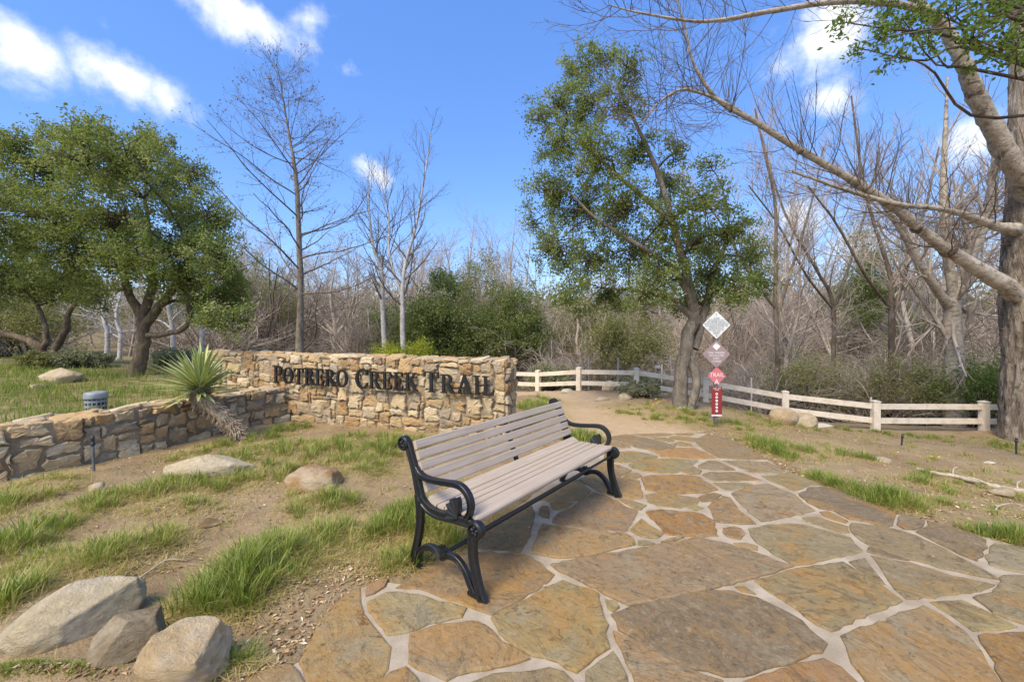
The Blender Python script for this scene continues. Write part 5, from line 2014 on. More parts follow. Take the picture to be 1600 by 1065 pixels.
bx, by = (1064 - 800) * 8.2 / F, 8.2
oak('oak_tree', 'leaning live oak with hollow grey trunk standing behind the trail signs', np.array([bx, by, gh(bx, by)]),
    [([(1064, 640), (1064, 600), (1068, 560), (1076, 520), (1085, 490), (1080, 455), (1066, 400), (1050, 345), (1032, 285), (1008, 225), (980, 165), (955, 110)], [.135, .125, .12, .115, .105, .095, .08, .065, .052, .04, .026, .012], [8.2] * 12),
     ([(1084, 545), (1097, 500), (1106, 465), (1112, 430), (1130, 390), (1140, 350)], [.09, .08, .068, .056, .04, .025], [8.25, 8.3, 8.35, 8.4, 8.5, 8.6]),
     ([(1082, 470), (1060, 430), (1025, 400), (985, 375), (930, 340), (890, 300)], [.075, .06, .05, .04, .028, .016], [8.2, 8.05, 7.9, 7.8, 7.7, 7.6]),
     ([(1050, 345), (1020, 320), (960, 270), (910, 220)], [.06, .05, .04, .02], [8.2, 8.3, 8.5, 8.6]),
     ([(1085, 495), (1050, 470), (1000, 455), (940, 450)], [.07, .06, .04, .02], [8.2, 8.4, 8.6, 8.8])],
    [(905, 105, 36), (945, 95, 30), (985, 110, 22), (870, 165, 42), (920, 165, 40), (965, 170, 34), (845, 190, 22), (880, 230, 46), (930, 250, 46), (995, 240, 36), (860, 305, 42), (912, 325, 55), (975, 325, 50), (865, 385, 42), (925, 410, 55), (990, 395, 50), (1050, 290, 36),
     (1095, 320, 42), (1090, 385, 48), (1140, 365, 38), (1035, 430, 46), (1105, 435, 48), (1165, 405, 34), (885, 455, 30), (955, 465, 34), (1060, 235, 22), (1110, 260, 20), (1190, 440, 26), (1010, 470, 30), (1150, 455, 30), (1075, 480, 26), (1035, 350, 30), (835, 345, 16), (905, 490, 14)],
    8.2, .95, 'oak_leaf', 'oak_bark', 36, 66, .058, 41, extra=oak_lobe, fat=1.22)

bx, by = at(212, 592, 8.3)[:2]
oak('oak_tree', 'broad round crowned live oak with forked trunk behind the low wall', np.array([bx, by, gh(bx, by)]),
    [([(210, 598), (218, 560), (226, 530), (224, 505), (214, 480), (200, 455), (190, 420), (180, 370)], [.13, .115, .105, .098, .08, .068, .05, .03], [8.3] * 8),
     ([(224, 515), (240, 490), (262, 462), (280, 430), (300, 390)], [.095, .08, .065, .05, .03], [8.3, 8.25, 8.2, 8.2, 8.2]),
     ([(228, 525), (255, 522), (285, 515), (297, 498), (296, 470), (320, 440)], [.06, .05, .045, .042, .035, .02], [8.3, 8.2, 8.1, 8.05, 8.0, 7.9]),
     ([(222, 500), (240, 440), (235, 380), (225, 310)], [.09, .07, .05, .03], [8.3, 8.5, 8.6, 8.7])],
    [(60, 262, 62), (130, 245, 58), (200, 255, 62), (265, 290, 62), (315, 345, 58), (345, 405, 50), (350, 465, 42), (270, 390, 72), (185, 345, 78), (95, 345, 74), (25, 300, 56), (35, 390, 62), (110, 398, 62), (190, 405, 58), (288, 436, 46), (345, 500, 32), (150, 212, 36), (215, 215, 32),
     (250, 235, 36), (20, 225, 34), (85, 215, 28), (305, 270, 34), (375, 440, 26), (130, 450, 34), (325, 480, 34), (-30, 340, 60), (380, 500, 20), (345, 350, 24)],
    8.2, 1.25, 'oak_leaf', 'dark_oak_bark', 40, 78, .058, 43)

bx, by = at(72, 578, 9.6)[:2]
oak('oak_tree', 'dark low live oak with several crooked stems at the lawn edge', np.array([bx, by, gh(bx, by)]),
    [([(70, 582), (66, 560), (58, 540), (40, 530), (10, 522), (-30, 505)], [.11, .10, .085, .075, .06, .04], [9.6] * 6),
     ([(74, 580), (84, 555), (92, 535), (102, 515), (108, 490), (125, 465)], [.10, .085, .075, .065, .05, .03], [9.6, 9.6, 9.6, 9.55, 9.5, 9.5]),
     ([(62, 552), (72, 530), (68, 500), (55, 470)], [.07, .06, .045, .03], [9.6, 9.65, 9.7, 9.8])],
    [(60, 448, 42), (112, 456, 40), (10, 450, 44), (155, 470, 30), (-45, 440, 62), (40, 430, 46), (95, 435, 46), (140, 445, 34), (-90, 400, 80), (-40, 370, 70)],
    9.6, .9, 'dark_leaf', 'dark_oak_bark', 24, 62, .062, 47)


# the bough of a live oak that stands just outside the frame and hangs in at the top
def near_oak():
    g = np.random.default_rng(81)
    d = 4.6
    bx, by = 7.1, 4.4
    base = np.array([bx, by, gh(bx, by)])
    root = empty('oak_tree', tuple(base), 'leafy live oak boughs hanging in overhead from beyond the view', 'tree')
    P, R = limb([base + np.array([0, 0, -.1]), base + np.array([.05, .05, 1.5]), base + np.array([-.1, .1, 3.0]), base + np.array([-.5, .1, 4.3]), base + np.array([-1.0, .15, 5.4])], [.26, .2, .18, .14, .06], 28)
    V, Q = rough_trunk(P, R, 18, 3, .15, .3)
    obj('trunk', V, Q, 'oak_bark', root, True)
    bl = [(1320, 35, 26), (1370, 60, 30), (1340, 75, 24), (1410, 30, 34), (1400, 85, 28), (1450, 60, 28), (1480, 20, 40), (1520, 60, 34), (1560, 25, 46), (1590, 70, 40), (1620, 20, 60), (1440, 10, 34), (1545, 90, 24), (1385, 10, 30), (1690, 60, 70), (1500, -30, 50), (1590, -50, 60), (1400, -30, 40)]
    C = np.array([at(px, py, d + g.uniform(-.5, .5)) for px, py, _ in bl])
    Rd = np.array([r * d / F for _, _, r in bl])
    pts, tone, cen = crown_points(C, Rd, 62, 18, g, .055)
    bd = Bundle()
    hub = P[20]
    for c in C:
        m = (hub + c) / 2 + np.array([0, 0, .35]) + g.normal(0, .22, 3)
        m2 = hub * .2 + c * .8 + g.normal(0, .12, 3)
        bd.add(spline([hub, m, m2, c], 12), np.linspace(.022, .005, 12), 7)
    idx = np.argmin(((cen[:, None, :] - C[None]) ** 2).sum(-1), axis=1)
    st = C[idx]
    mid = (st + cen) / 2 + g.normal(0, .03, cen.shape)
    bd.add(np.stack([st, mid, cen], axis=1), np.tile([.005, .004, .002], (len(cen), 1)), 4)
    bd.obj('branches', 'dark_twig', root)
    V, Fc = leaves(pts, .062, g, .5, .52)
    cr = obj('crown', V, Fc, 'fresh_leaf', root, False, attrs={'rnd': np.repeat(tone * .8, 4)})
    cr['kind'] = 'stuff'


near_oak()


# ------------------------------------------------------------------ leafless trees
def bare_tree(label, base, stems, levels, bark, twig, seed, group=None, leafy=0, lsize=.05, name='bare_tree', sides=9):
    """stems: list of (points, radii); levels: list of dicts for grow()"""
    g = np.random.default_rng(seed)
    root = empty(name, tuple(base), label, 'tree', group)
    Ps, Rs = [], []
    for k, (pts, rad) in enumerate(stems):
        P, R = limb(pts, rad, 26, .12, seed + k)
        Ps.append(P)
        Rs.append(R)
        V, Q = rough_trunk(P, R, sides + 3, seed + k, .12, .25 if k == 0 else 0)
        obj('trunk' if k == 0 else 'limb', V, Q, bark, root, True)
    P, R = np.array(Ps), np.array(Rs)
    bd = Bundle()
    tips = None
    for k, lv in enumerate(levels):
        P, R = grow(P, R, g=g, **lv)
        bd.add(P, R, 6 if k == 0 else (4 if k == 1 else 3))
        tips = P
    bd.obj('branches', twig, root)
    if leafy:
        sel = g.integers(0, len(tips), leafy)
        q = tips[sel, g.integers(2, tips.shape[1], leafy)] + g.normal(0, .03, (leafy, 3))
        V, Fc = leaves(q, lsize, g, 0)
        o = obj('withered_leaves', V, Fc, 'brown_leaf', root, attrs={'rnd': np.repeat(g.random(leafy), 4)})
        o['kind'] = 'stuff'
    return root


def vert(px, d, ytop, ybase=None, wob=.0):
    """upright stem points at pixel column px"""
    x = (px - 800) * d / F
    zb = gh(x, d)
    zt = CAMH - (ytop - HZ) * d / F
    return np.array([x, d, zb]), zt


# tall tree with one leader left of the middle
b, zt = vert(468, 13.5, 62)
bare_tree('tall leafless tree with a single straight leader rising behind the lettered wall', b,
          [([b + [0, 0, -.2], b + [0.02, 0, 3], b + [-.12, 0, 6], np.array([b[0] - .35, b[1], zt - 3.0]), np.array([b[0] - .7, b[1], zt - .9])], [.115, .09, .065, .035, .008])],
          [dict(n=44, t0=.17, t1=.97, ang=68, length=4.0, N=10, jit=.085, up=.025, rr=.34, shape=.78), dict(n=9, t0=.15, t1=1, ang=40, length=1.1, N=6, jit=.12, up=.06, rr=.5, shape=.5, minr=.004), dict(n=5, t0=.2, t1=1, ang=42, length=.4, N=4, jit=.15, up=.05, rr=.6, shape=.4, minr=.003)],
          'oak_bark', 'mid_twig', 101, leafy=1500, lsize=.07)
# paired pale saplings
b, zt = vert(631, 15.0, 205)
bare_tree('slender white barked leafless tree behind the yellow green shrub', b,
          [([b + [0, 0, -.2], b + [-.05, 0, 2], b + [.0, 0, 3.6], b + [.5, 0, 5.6], np.array([b[0] + 1.0, b[1], zt])], [.10, .085, .065, .04, .01]),
           ([b + [-.03, 0, 2.6], b + [-.5, 0, 4.2], b + [-.6, .2, 5.6], b + [-.9, .2, 7.0]], [.05, .04, .028, .01])],
          [dict(n=18, t0=.25, t1=.97, ang=40, length=2.4, N=8, jit=.08, up=.10, rr=.5, shape=.5), dict(n=7, t0=.2, t1=1, ang=38, length=.95, N=5, jit=.11, up=.08, rr=.55, minr=.0045), dict(n=4, t0=.2, t1=1, ang=35, length=.4, N=4, jit=.12, up=.06, rr=.6, minr=.003)],
          'pale_bark', 'mid_twig', 107)
b, zt = vert(604, 15.6, 330)
bare_tree('thin pale leafless sapling close left of the white barked tree', b,
          [([b + [0, 0, -.2], b + [-.15, 0, 2], b + [-.2, 0, 3.6], b + [-.55, 0, 4.8], np.array([b[0] - .7, b[1], zt + 1.2])], [.10, .09, .07, .05, .012])],
          [dict(n=16, t0=.3, t1=.97, ang=36, length=1.9, N=8, jit=.09, up=.10, rr=.5), dict(n=6, t0=.2, t1=1, ang=36, length=.8, N=5, jit=.11, up=.08, rr=.55, minr=.0045), dict(n=4, t0=.2, t1=1, ang=35, length=.35, N=4, jit=.12, up=.06, rr=.6, minr=.003)],
          'pale_bark', 'mid_twig', 109)

# white crooked trees on the far left behind the lawn
for k, (px, d, yt, lab) in enumerate(((165, 13.0, 440, 'white barked crooked sapling right of the dark low oak'), (186, 14.0, 450, 'thin white barked sapling just left of the broad oak trunk'), (268, 12.0, 430, 'white barked sapling with spreading arms right of the broad oak trunk'), (313, 12.6, 410, 'straight pale slim trunk above the yucca'))):
    b, zt = vert(px, d, yt)
    bare_tree(lab, b, [([b + [0, 0, -.2], b + [.05, 0, .8], b + [-.08, 0, 1.5], np.array([b[0] + .1, b[1], zt])], [.07, .06, .05, .02])],
              [dict(n=7, t0=.25, t1=.95, ang=58, length=1.7, N=8, jit=.16, up=.02, rr=.5), dict(n=6, t0=.2, t1=1, ang=45, length=.7, N=5, jit=.16, up=.02, rr=.5, minr=.005), dict(n=4, t0=.2, t1=1, ang=40, length=.3, N=4, jit=.15, up=.02, rr=.6, minr=.003)],
              'pale_bark', 'pale_bark', 120 + k)

# grey trees of the middle distance
MID = [(372, 20, 420, 'grey leafless tree left of the tall single leader tree'), (520, 19, 400, 'grey leafless tree between the tall tree and the paired saplings'), (735, 22, 345, 'wide grey leafless tree above the dark green shrubs'), (800, 24, 340, 'pale grey leafless tree rising left of the leaning oak'),
       (905, 16, 470, 'thin grey trunk standing straight behind the fence corner'), (655, 20, 420, 'grey leafless tree behind the white barked tree')]
for k, (px, d, yt, lab) in enumerate(MID):
    b, zt = vert(px, d, yt)
    h = zt - b[2]
    bare_tree(lab, b, [([b + [0, 0, -.2], b + [.1, 0, h * .3], b + [-.1, 0, h * .6], np.array([b[0] + .2, b[1], zt])], [.11, .085, .055, .012]), ([b + [0.05, 0, h * .2], b + [.7, .2, h * .45], b + [1.1, .2, h * .9]], [.09, .06, .015]), ([b + [0.05, 0, h * .25], b + [-.8, .2, h * .5], b + [-1.4, .2, h * .85]], [.09, .06, .015])],
              [dict(n=10, t0=.2, t1=.97, ang=40, length=h * .36, N=7, jit=.10, up=.09, rr=.5), dict(n=7, t0=.2, t1=1, ang=38, length=h * .16, N=5, jit=.12, up=.07, rr=.55, minr=.006), dict(n=4, t0=.2, t1=1, ang=36, length=h * .07, N=3, jit=.12, up=.05, rr=.6, minr=.004)],
              'grey_twig', 'grey_twig', 140 + k)

# pollarded trees beyond the fence on the right
POL = [(1212, 11.0, [(1212, 330), (1195, 240), (1180, 170)], 'leafless pollard tree right of the leaning oak beyond the fence'),
       (1300, 12.0, [(1275, 420), (1225, 330), (1180, 180)], 'leafless pollard leaning left beyond the middle of the fence'),
       (1392, 11.0, [(1388, 420), (1352, 300), (1330, 150)], 'dark trunked leafless pollard beyond the fence right of the paired boulders'),
       (1487, 9.8, [(1490, 480), (1475, 330), (1480, 120)], 'stout leafless pollard beyond the fence left of the furrowed trunk')]
for k, (px, d, tops, lab) in enumerate(POL):
    x = (px - 800) * d / F
    b = np.array([x, d, gh(x, d)])
    fork = at(px, 470, d)
    r0 = (.07, .07, .09, .2)[k]
    stems = [([b + [0, 0, -.2], (b + fork) / 2 + [.05, 0, 0], fork] + [at(a, c, d) for a, c in tops], [r0, r0 * .85, r0 * .75, r0 * .55, r0 * .4, .02])]
    stems.append(([fork + [0, 0, -.5], at(px + 25, 420, d), at(px + 55, 320, d + .4), at(px + 75, 230, d + .6)], [r0 * .6, r0 * .5, r0 * .35, .02]))
    stems.append(([fork + [0, 0, -.2], at(px - 40, 430, d - .3), at(px - 85, 350, d - .5), at(px - 130, 290, d - .6)], [r0 * .5, r0 * .4, r0 * .3, .02]))
    if k == 3:
        stems.append(([fork + [0, 0, -.1], at(px + 30, 400, d), at(px + 55, 330, d), at(px + 70, 250, d)], [r0 * .8, r0 * .62, r0 * .5, .05]))
    bare_tree(lab, b, stems,
              [dict(n=16, t0=.2, t1=.98, ang=40, length=2.1, N=9, jit=.09, up=.10, rr=.42, minr=.008), dict(n=8, t0=.1, t1=1, ang=36, length=.95, N=6, jit=.10, up=.07, rr=.5, minr=.005), dict(n=3, t0=.15, t1=1, ang=32, length=.4, N=4, jit=.09, up=.07, rr=.6, minr=.003)],
              'mid_twig' if k < 3 else 'limb_bark', 'grey_twig', 160 + k)


# big cottonwood at the right border
def cottonwood():
    g = np.random.default_rng(77)
    x, y = 9.70, 7.8
    base = np.array([x, y, gh(x, y)])
    root = empty('cottonwood_tree', tuple(base), 'massive furrowed cottonwood trunk with long pale leaning limbs', 'tree')
    P, R = limb([base + [.05, 0, -.2], base + [-.02, 0, .6], base + [.02, 0, 1.6], base + [.0, 0, 2.7], base + [.06, 0, 3.8], base + [.05, 0, 5.2], base + [.2, .2, 7.5], base + [.3, .4, 10]], [.40, .385, .375, .40, .385, .34, .24, .13], 110)
    # deep interlaced bark ridges as relief
    sides = 84
    V, Q = tubes(P, R, sides)
    V = V.reshape(len(P), sides, 3)
    for i in range(len(P)):
        for s in range(sides):
            a = 2 * math.pi * s / sides
            zc = P[i][2]
            w = fbm(math.cos(a) * 2.2, math.sin(a) * 2.2, zc * .9, 3) * .9
            rd = abs(math.sin(a * 13 + w * 5 + 1.2 * math.sin(zc * 3.1 + a * 3))) ** .6
            rd2 = fbm(math.cos(a) * 9, math.sin(a) * 9, zc * 2.6, 4)
            k = 1 + .10 * (rd - .6) + .07 * rd2 + .09 * fbm(math.cos(a) * 1.5, math.sin(a) * 1.5, zc * 1.1, 2) + .25 * math.exp(-(zc - base[2]) * 4.5) * (1 + .5 * math.sin(5 * a))
            V[i, s] = P[i] + (V[i, s] - P[i]) * k
    obj('trunk', V.reshape(-1, 3), Q, 'furrowed_bark', root, True)
    limbs = [
        ([(1600, 470, 7.8), (1560, 440, 7.6), (1500, 402, 7.5), (1455, 372, 7.4), (1400, 325, 7.3), (1320, 275, 7.2), (1250, 235, 7.1), (1180, 190, 7.0), (1120, 155, 6.9), (1082, 95, 6.8), (1070, 40, 6.7), (1050, -20, 6.6)], [.15, .13, .105, .09, .074, .06, .052, .042, .033, .021, .014, .007]),
        ([(1600, 360, 7.8), (1555, 352, 7.6), (1480, 328, 7.4), (1400, 318, 7.2), (1320, 296, 7.1), (1238, 268, 7.0)], [.13, .075, .046, .038, .03, .018]),
        ([(1625, 330, 7.8), (1590, 270, 7.5), (1560, 215, 7.3), (1530, 160, 7.1), (1505, 100, 6.9), (1480, 50, 6.8), (1440, 10, 6.7), (1400, -40, 6.6)], [.19, .155, .138, .12, .105, .088, .07, .045]),
        ([(1505, 100, 6.9), (1470, 30, 6.7), (1400, 6, 6.5), (1300, 4, 6.3), (1180, 22, 6.2), (1100, 34, 6.1), (1000, 20, 6.0), (950, 8, 6.0)], [.075, .06, .048, .04, .03, .022, .014, .006]),
        ([(1180, 190, 7.0), (1130, 160, 6.9), (1070, 140, 6.8), (1030, 160, 6.7), (1005, 190, 6.6)], [.035, .028, .02, .013, .006]),
    ]
    Ps, Rs = [], []
    for k, (pts, rad) in enumerate(limbs):
        Pk, Rk = limb([at(*p) for p in pts], rad, 56, .10, 30 + k)
        Rk = Rk * (1 + np.array([.16 * max(0, fbm(i * .45, k * 3.0)) + .10 * fbm(i * 1.7, k) for i in range(56)]))
        V, Q = rough_trunk(Pk, Rk, 20, 60 + k, .2)
        obj('limb', V, Q, 'limb_bark', root, True)
        Ps.append(Pk)
        Rs.append(Rk)
    # burls where old cuts healed
    for (k, i) in ((0, 12), (0, 17), (0, 24), (0, 30), (0, 38), (2, 26)):
        c = Ps[k][i]
        Vr, Fr = ICOS[3]
        q = Vr * Rs[k][i] * np.array([1.12, 1.12, 1.12])
        q *= (1 + np.array([.16 * fbm(*(v * 2.5 + k + i)) for v in Vr]))[:, None]
        obj('burl', q + c + np.array([0, 0, -.01]), Fr, 'furrowed_bark', root, True)
    bd = Bundle()
    P, R = np.array(Ps)[[0, 1, 3, 4]], np.array(Rs)[[0, 1, 3, 4]]
    A, Ra = grow(P, R, n=42, t0=.2, t1=1, ang=58, length=1.4, N=9, jit=.07, up=.11, rr=.16, g=g, minr=.006, shape=.2, taper=.3)
    bd.add(A, Ra, 5)
    Bq, Rb = grow(A, Ra, n=6, t0=.15, t1=1, ang=32, length=.62, N=6, jit=.09, up=.06, rr=.6, g=g, minr=.0035)
    bd.add(Bq, Rb, 4)
    Cq, Rc = grow(Bq, Rb, n=3, t0=.2, t1=1, ang=34, length=.26, N=4, jit=.1, up=.05, rr=.6, g=g, minr=.0022)
    bd.add(Cq, Rc, 3)
    # whiskers: bundles of straight shoots from the burls
    for (k, i) in ((0, 24), (0, 30), (0, 12), (0, 38), (0, 17), (1, 30), (2, 22)):
        n = 18
        st = np.tile(Ps[k][i], (n, 1)) + g.normal(0, .05, (n, 3))
        dr = unit(g.normal(0, .38, (n, 3)) + np.array([0, 0, 1.0]))
        ln = g.uniform(.4, 1.2, (n, 1, 1))
        tt = np.linspace(0, 1, 6)[None, :, None]
        bd.add(st[:, None, :] + dr[:, None, :] * ln * tt + g.normal(0, .008, (n, 6, 3)), np.tile(np.linspace(.006, .002, 6), (n, 1)), 4)
    # dangling shoots on the trunk
    n = 260
    f = g.integers(20, 95, n)
    a = g.uniform(0, 2 * math.pi, n)
    st = np.array([x, y, 0]) + np.c_[np.cos(a), np.sin(a), np.zeros(n)] * .37
    st[:, 2] = base[2] + g.uniform(1.2, 5.5, n)
    dr = unit(np.c_[np.cos(a), np.sin(a), g.normal(.4, .5, n)])
    L = g.uniform(.2, .7, n)
    tt = np.linspace(0, 1, 6)
    Pq = st[:, None, :] + dr[:, None, :] * (L[:, None] * tt[None])[..., None] + np.array([0, 0, -1.0]) * (L[:, None] * tt[None] ** 2 * g.uniform(-.4, .5, (n, 1)))[..., None]
    bd.add(Pq, np.tile(np.linspace(.006, .002, 6), (n, 1)), 4)
    bd.obj('branches', 'mid_twig', root)


cottonwood()


# ------------------------------------------------------------------ shrubs that can be told apart
def shrub(name, label, px, py_base, d, wpx, hpx, mat, n, lsize, seed, cat='shrub', stems=14, up=.6, ragged=.18, group=None):
    g = np.random.default_rng(seed)
    c = at(px, py_base, d)
    c[2] = gh(c[0], d)
    W, H = wpx * d / F, hpx * d / F
    root = empty(name, tuple(c), label, cat, group)
    k = 26
    ang = g.uniform(0, 2 * math.pi, k)
    rr = np.sqrt(g.random(k))
    C = c + np.c_[np.cos(ang) * rr * W * .42, np.sin(ang) * rr * W * .3, H * (.25 + .55 * g.random(k) * (1 - rr * .55))]
    R = np.full(k, min(W, H) * .26) * g.uniform(.7, 1.2, k)
    pts, tone, cen = [], [], []
    per = max(8, n // (k * 30))
    for ci, ri in zip(C, R):
        dd = unit(g.normal(0, 1, (30, 3)))
        s = ci + dd * (ri * g.random((30, 1)) ** .5) * (1 + ragged * g.normal(0, 1, (30, 1)))
        q = s[:, None, :] + g.normal(0, ri * .16, (30, per, 3))
        pts.append(q.reshape(-1, 3))
        tone.append(np.clip(.5 + .2 * g.normal(0, 1, (30, 1)) + .15 * g.normal(0, 1, (30, per)), 0, 1).ravel())
        cen.append(s)
    pts, tone, cen = np.concatenate(pts), np.concatenate(tone), np.concatenate(cen)
    keep = pts[:, 2] > c[2] - .05
    pts, tone = pts[keep], tone[keep]
    V, Fc = leaves(pts, lsize, g, up)
    o = obj('foliage', V, Fc, mat, root, attrs={'rnd': np.repeat(tone, 4)})
    o['kind'] = 'stuff'
    bd = Bundle()
    foot = c + g.normal(0, W * .05, (len(C), 3)) * [1, 1, 0] - [0, 0, .05]
    mid = (foot + C) / 2 + g.normal(0, .05 * W, C.shape)
    bd.add(np.stack([foot, mid, C], axis=1), np.tile([.02, .014, .006], (len(C), 1)), 5)
    bd.obj('stems', 'dark_twig', root)


shrub('rounded_shrub', 'rounded yellow green shrub peeping over the lettered wall', 632, 575, 9.0, 100, 120, 'lime_leaf', 30000, .045, 201)
shrub('evergreen_shrub', 'dark green evergreen shrub right of the white barked tree', 690, 560, 17, 150, 210, 'dark_leaf', 30000, .11, 203)
shrub('evergreen_shrub', 'dark green evergreen shrub directly behind the yellow green shrub', 615, 565, 19, 100, 120, 'dark_leaf', 14000, .11, 204)
shrub('evergreen_shrub', 'dark ragged juniper like shrub left of the leaning oak', 806, 570, 16, 105, 210, 'dark_leaf', 26000, .09, 205, ragged=.4)
shrub('olive_bush', 'olive green bush between the two dark evergreen shrubs', 745, 560, 20, 130, 230, 'olive_leaf', 24000, .11, 206)
shrub('olive_bush', 'olive bush behind the fence left of the oak trunk', 985, 590, 15, 130, 190, 'olive_leaf', 20000, .08, 207, ragged=.35)
shrub('olive_bush', 'olive bush beyond the fence under the oak crown', 900, 580, 19, 140, 190, 'olive_leaf', 18000, .10, 208, ragged=.35)
shrub('olive_bush', 'far olive bush between the broad oak and the tall leafless tree', 395, 560, 22, 150, 170, 'olive_leaf', 16000, .12, 209, ragged=.4)
shrub('olive_bush', 'olive bush at far left behind the dark low oak', 30, 560, 18, 190, 150, 'olive_leaf', 18000, .11, 210, ragged=.4)
shrub('evergreen_shrub', 'dark evergreen seen through the pollards right of the leaning oak', 1365, 560, 24, 120, 290, 'dark_leaf', 18000, .13, 211, ragged=.4)
shrub('evergreen_shrub', 'dark evergreen low behind the stout pollard', 1450, 560, 22, 110, 110, 'dark_leaf', 12000, .12, 212, ragged=.4)
shrub('sage_bush', 'pale grey green sage bush behind the fence near the wall end', 855, 590, 13.2, 90, 55, 'sage_leaf', 16000, .06, 213, ragged=.3)
shrub('sage_bush', 'pale sage bush right of the braced posts behind the fence', 1000, 600, 12.6, 80, 50, 'sage_leaf', 12000, .06, 214, ragged=.3)
shrub('sage_bush', 'low brownish scrub bush at the trail edge left of the oak', 1000, 625, 9.3, 75, 28, 'sage_leaf', 9000, .04, 215, ragged=.3)
shrub('green_bush', 'low fresh green bush left of the dark low oak stems', 55, 585, 9.0, 60, 32, 'olive_leaf', 8000, .05, 216)
shrub('green_bush', 'low dull green bush right of the dark low oak stems', 130, 585, 9.4, 90, 34, 'sage_leaf', 9000, .05, 217, ragged=.3)
shrub('green_bush', 'dull low bush right of the broad oak trunk', 275, 585, 9.6, 90, 36, 'sage_leaf', 9000, .05, 218, ragged=.3)
shrub('green_bush', 'fresh green undergrowth beyond the fence left of the furrowed trunk', 1530, 650, 9.6, 140, 150, 'fresh_leaf', 9000, .06, 219, ragged=.5)
shrub('green_bush', 'fresh green undergrowth beyond the fence below the stout pollard', 1400, 655, 10.4, 140, 140, 'olive_leaf', 9000, .06, 220, ragged=.5)
shrub('green_bush', 'dull green undergrowth beyond the fence right of the sign', 1260, 640, 11.0, 130, 130, 'olive_leaf', 9000, .06, 221, ragged=.5)

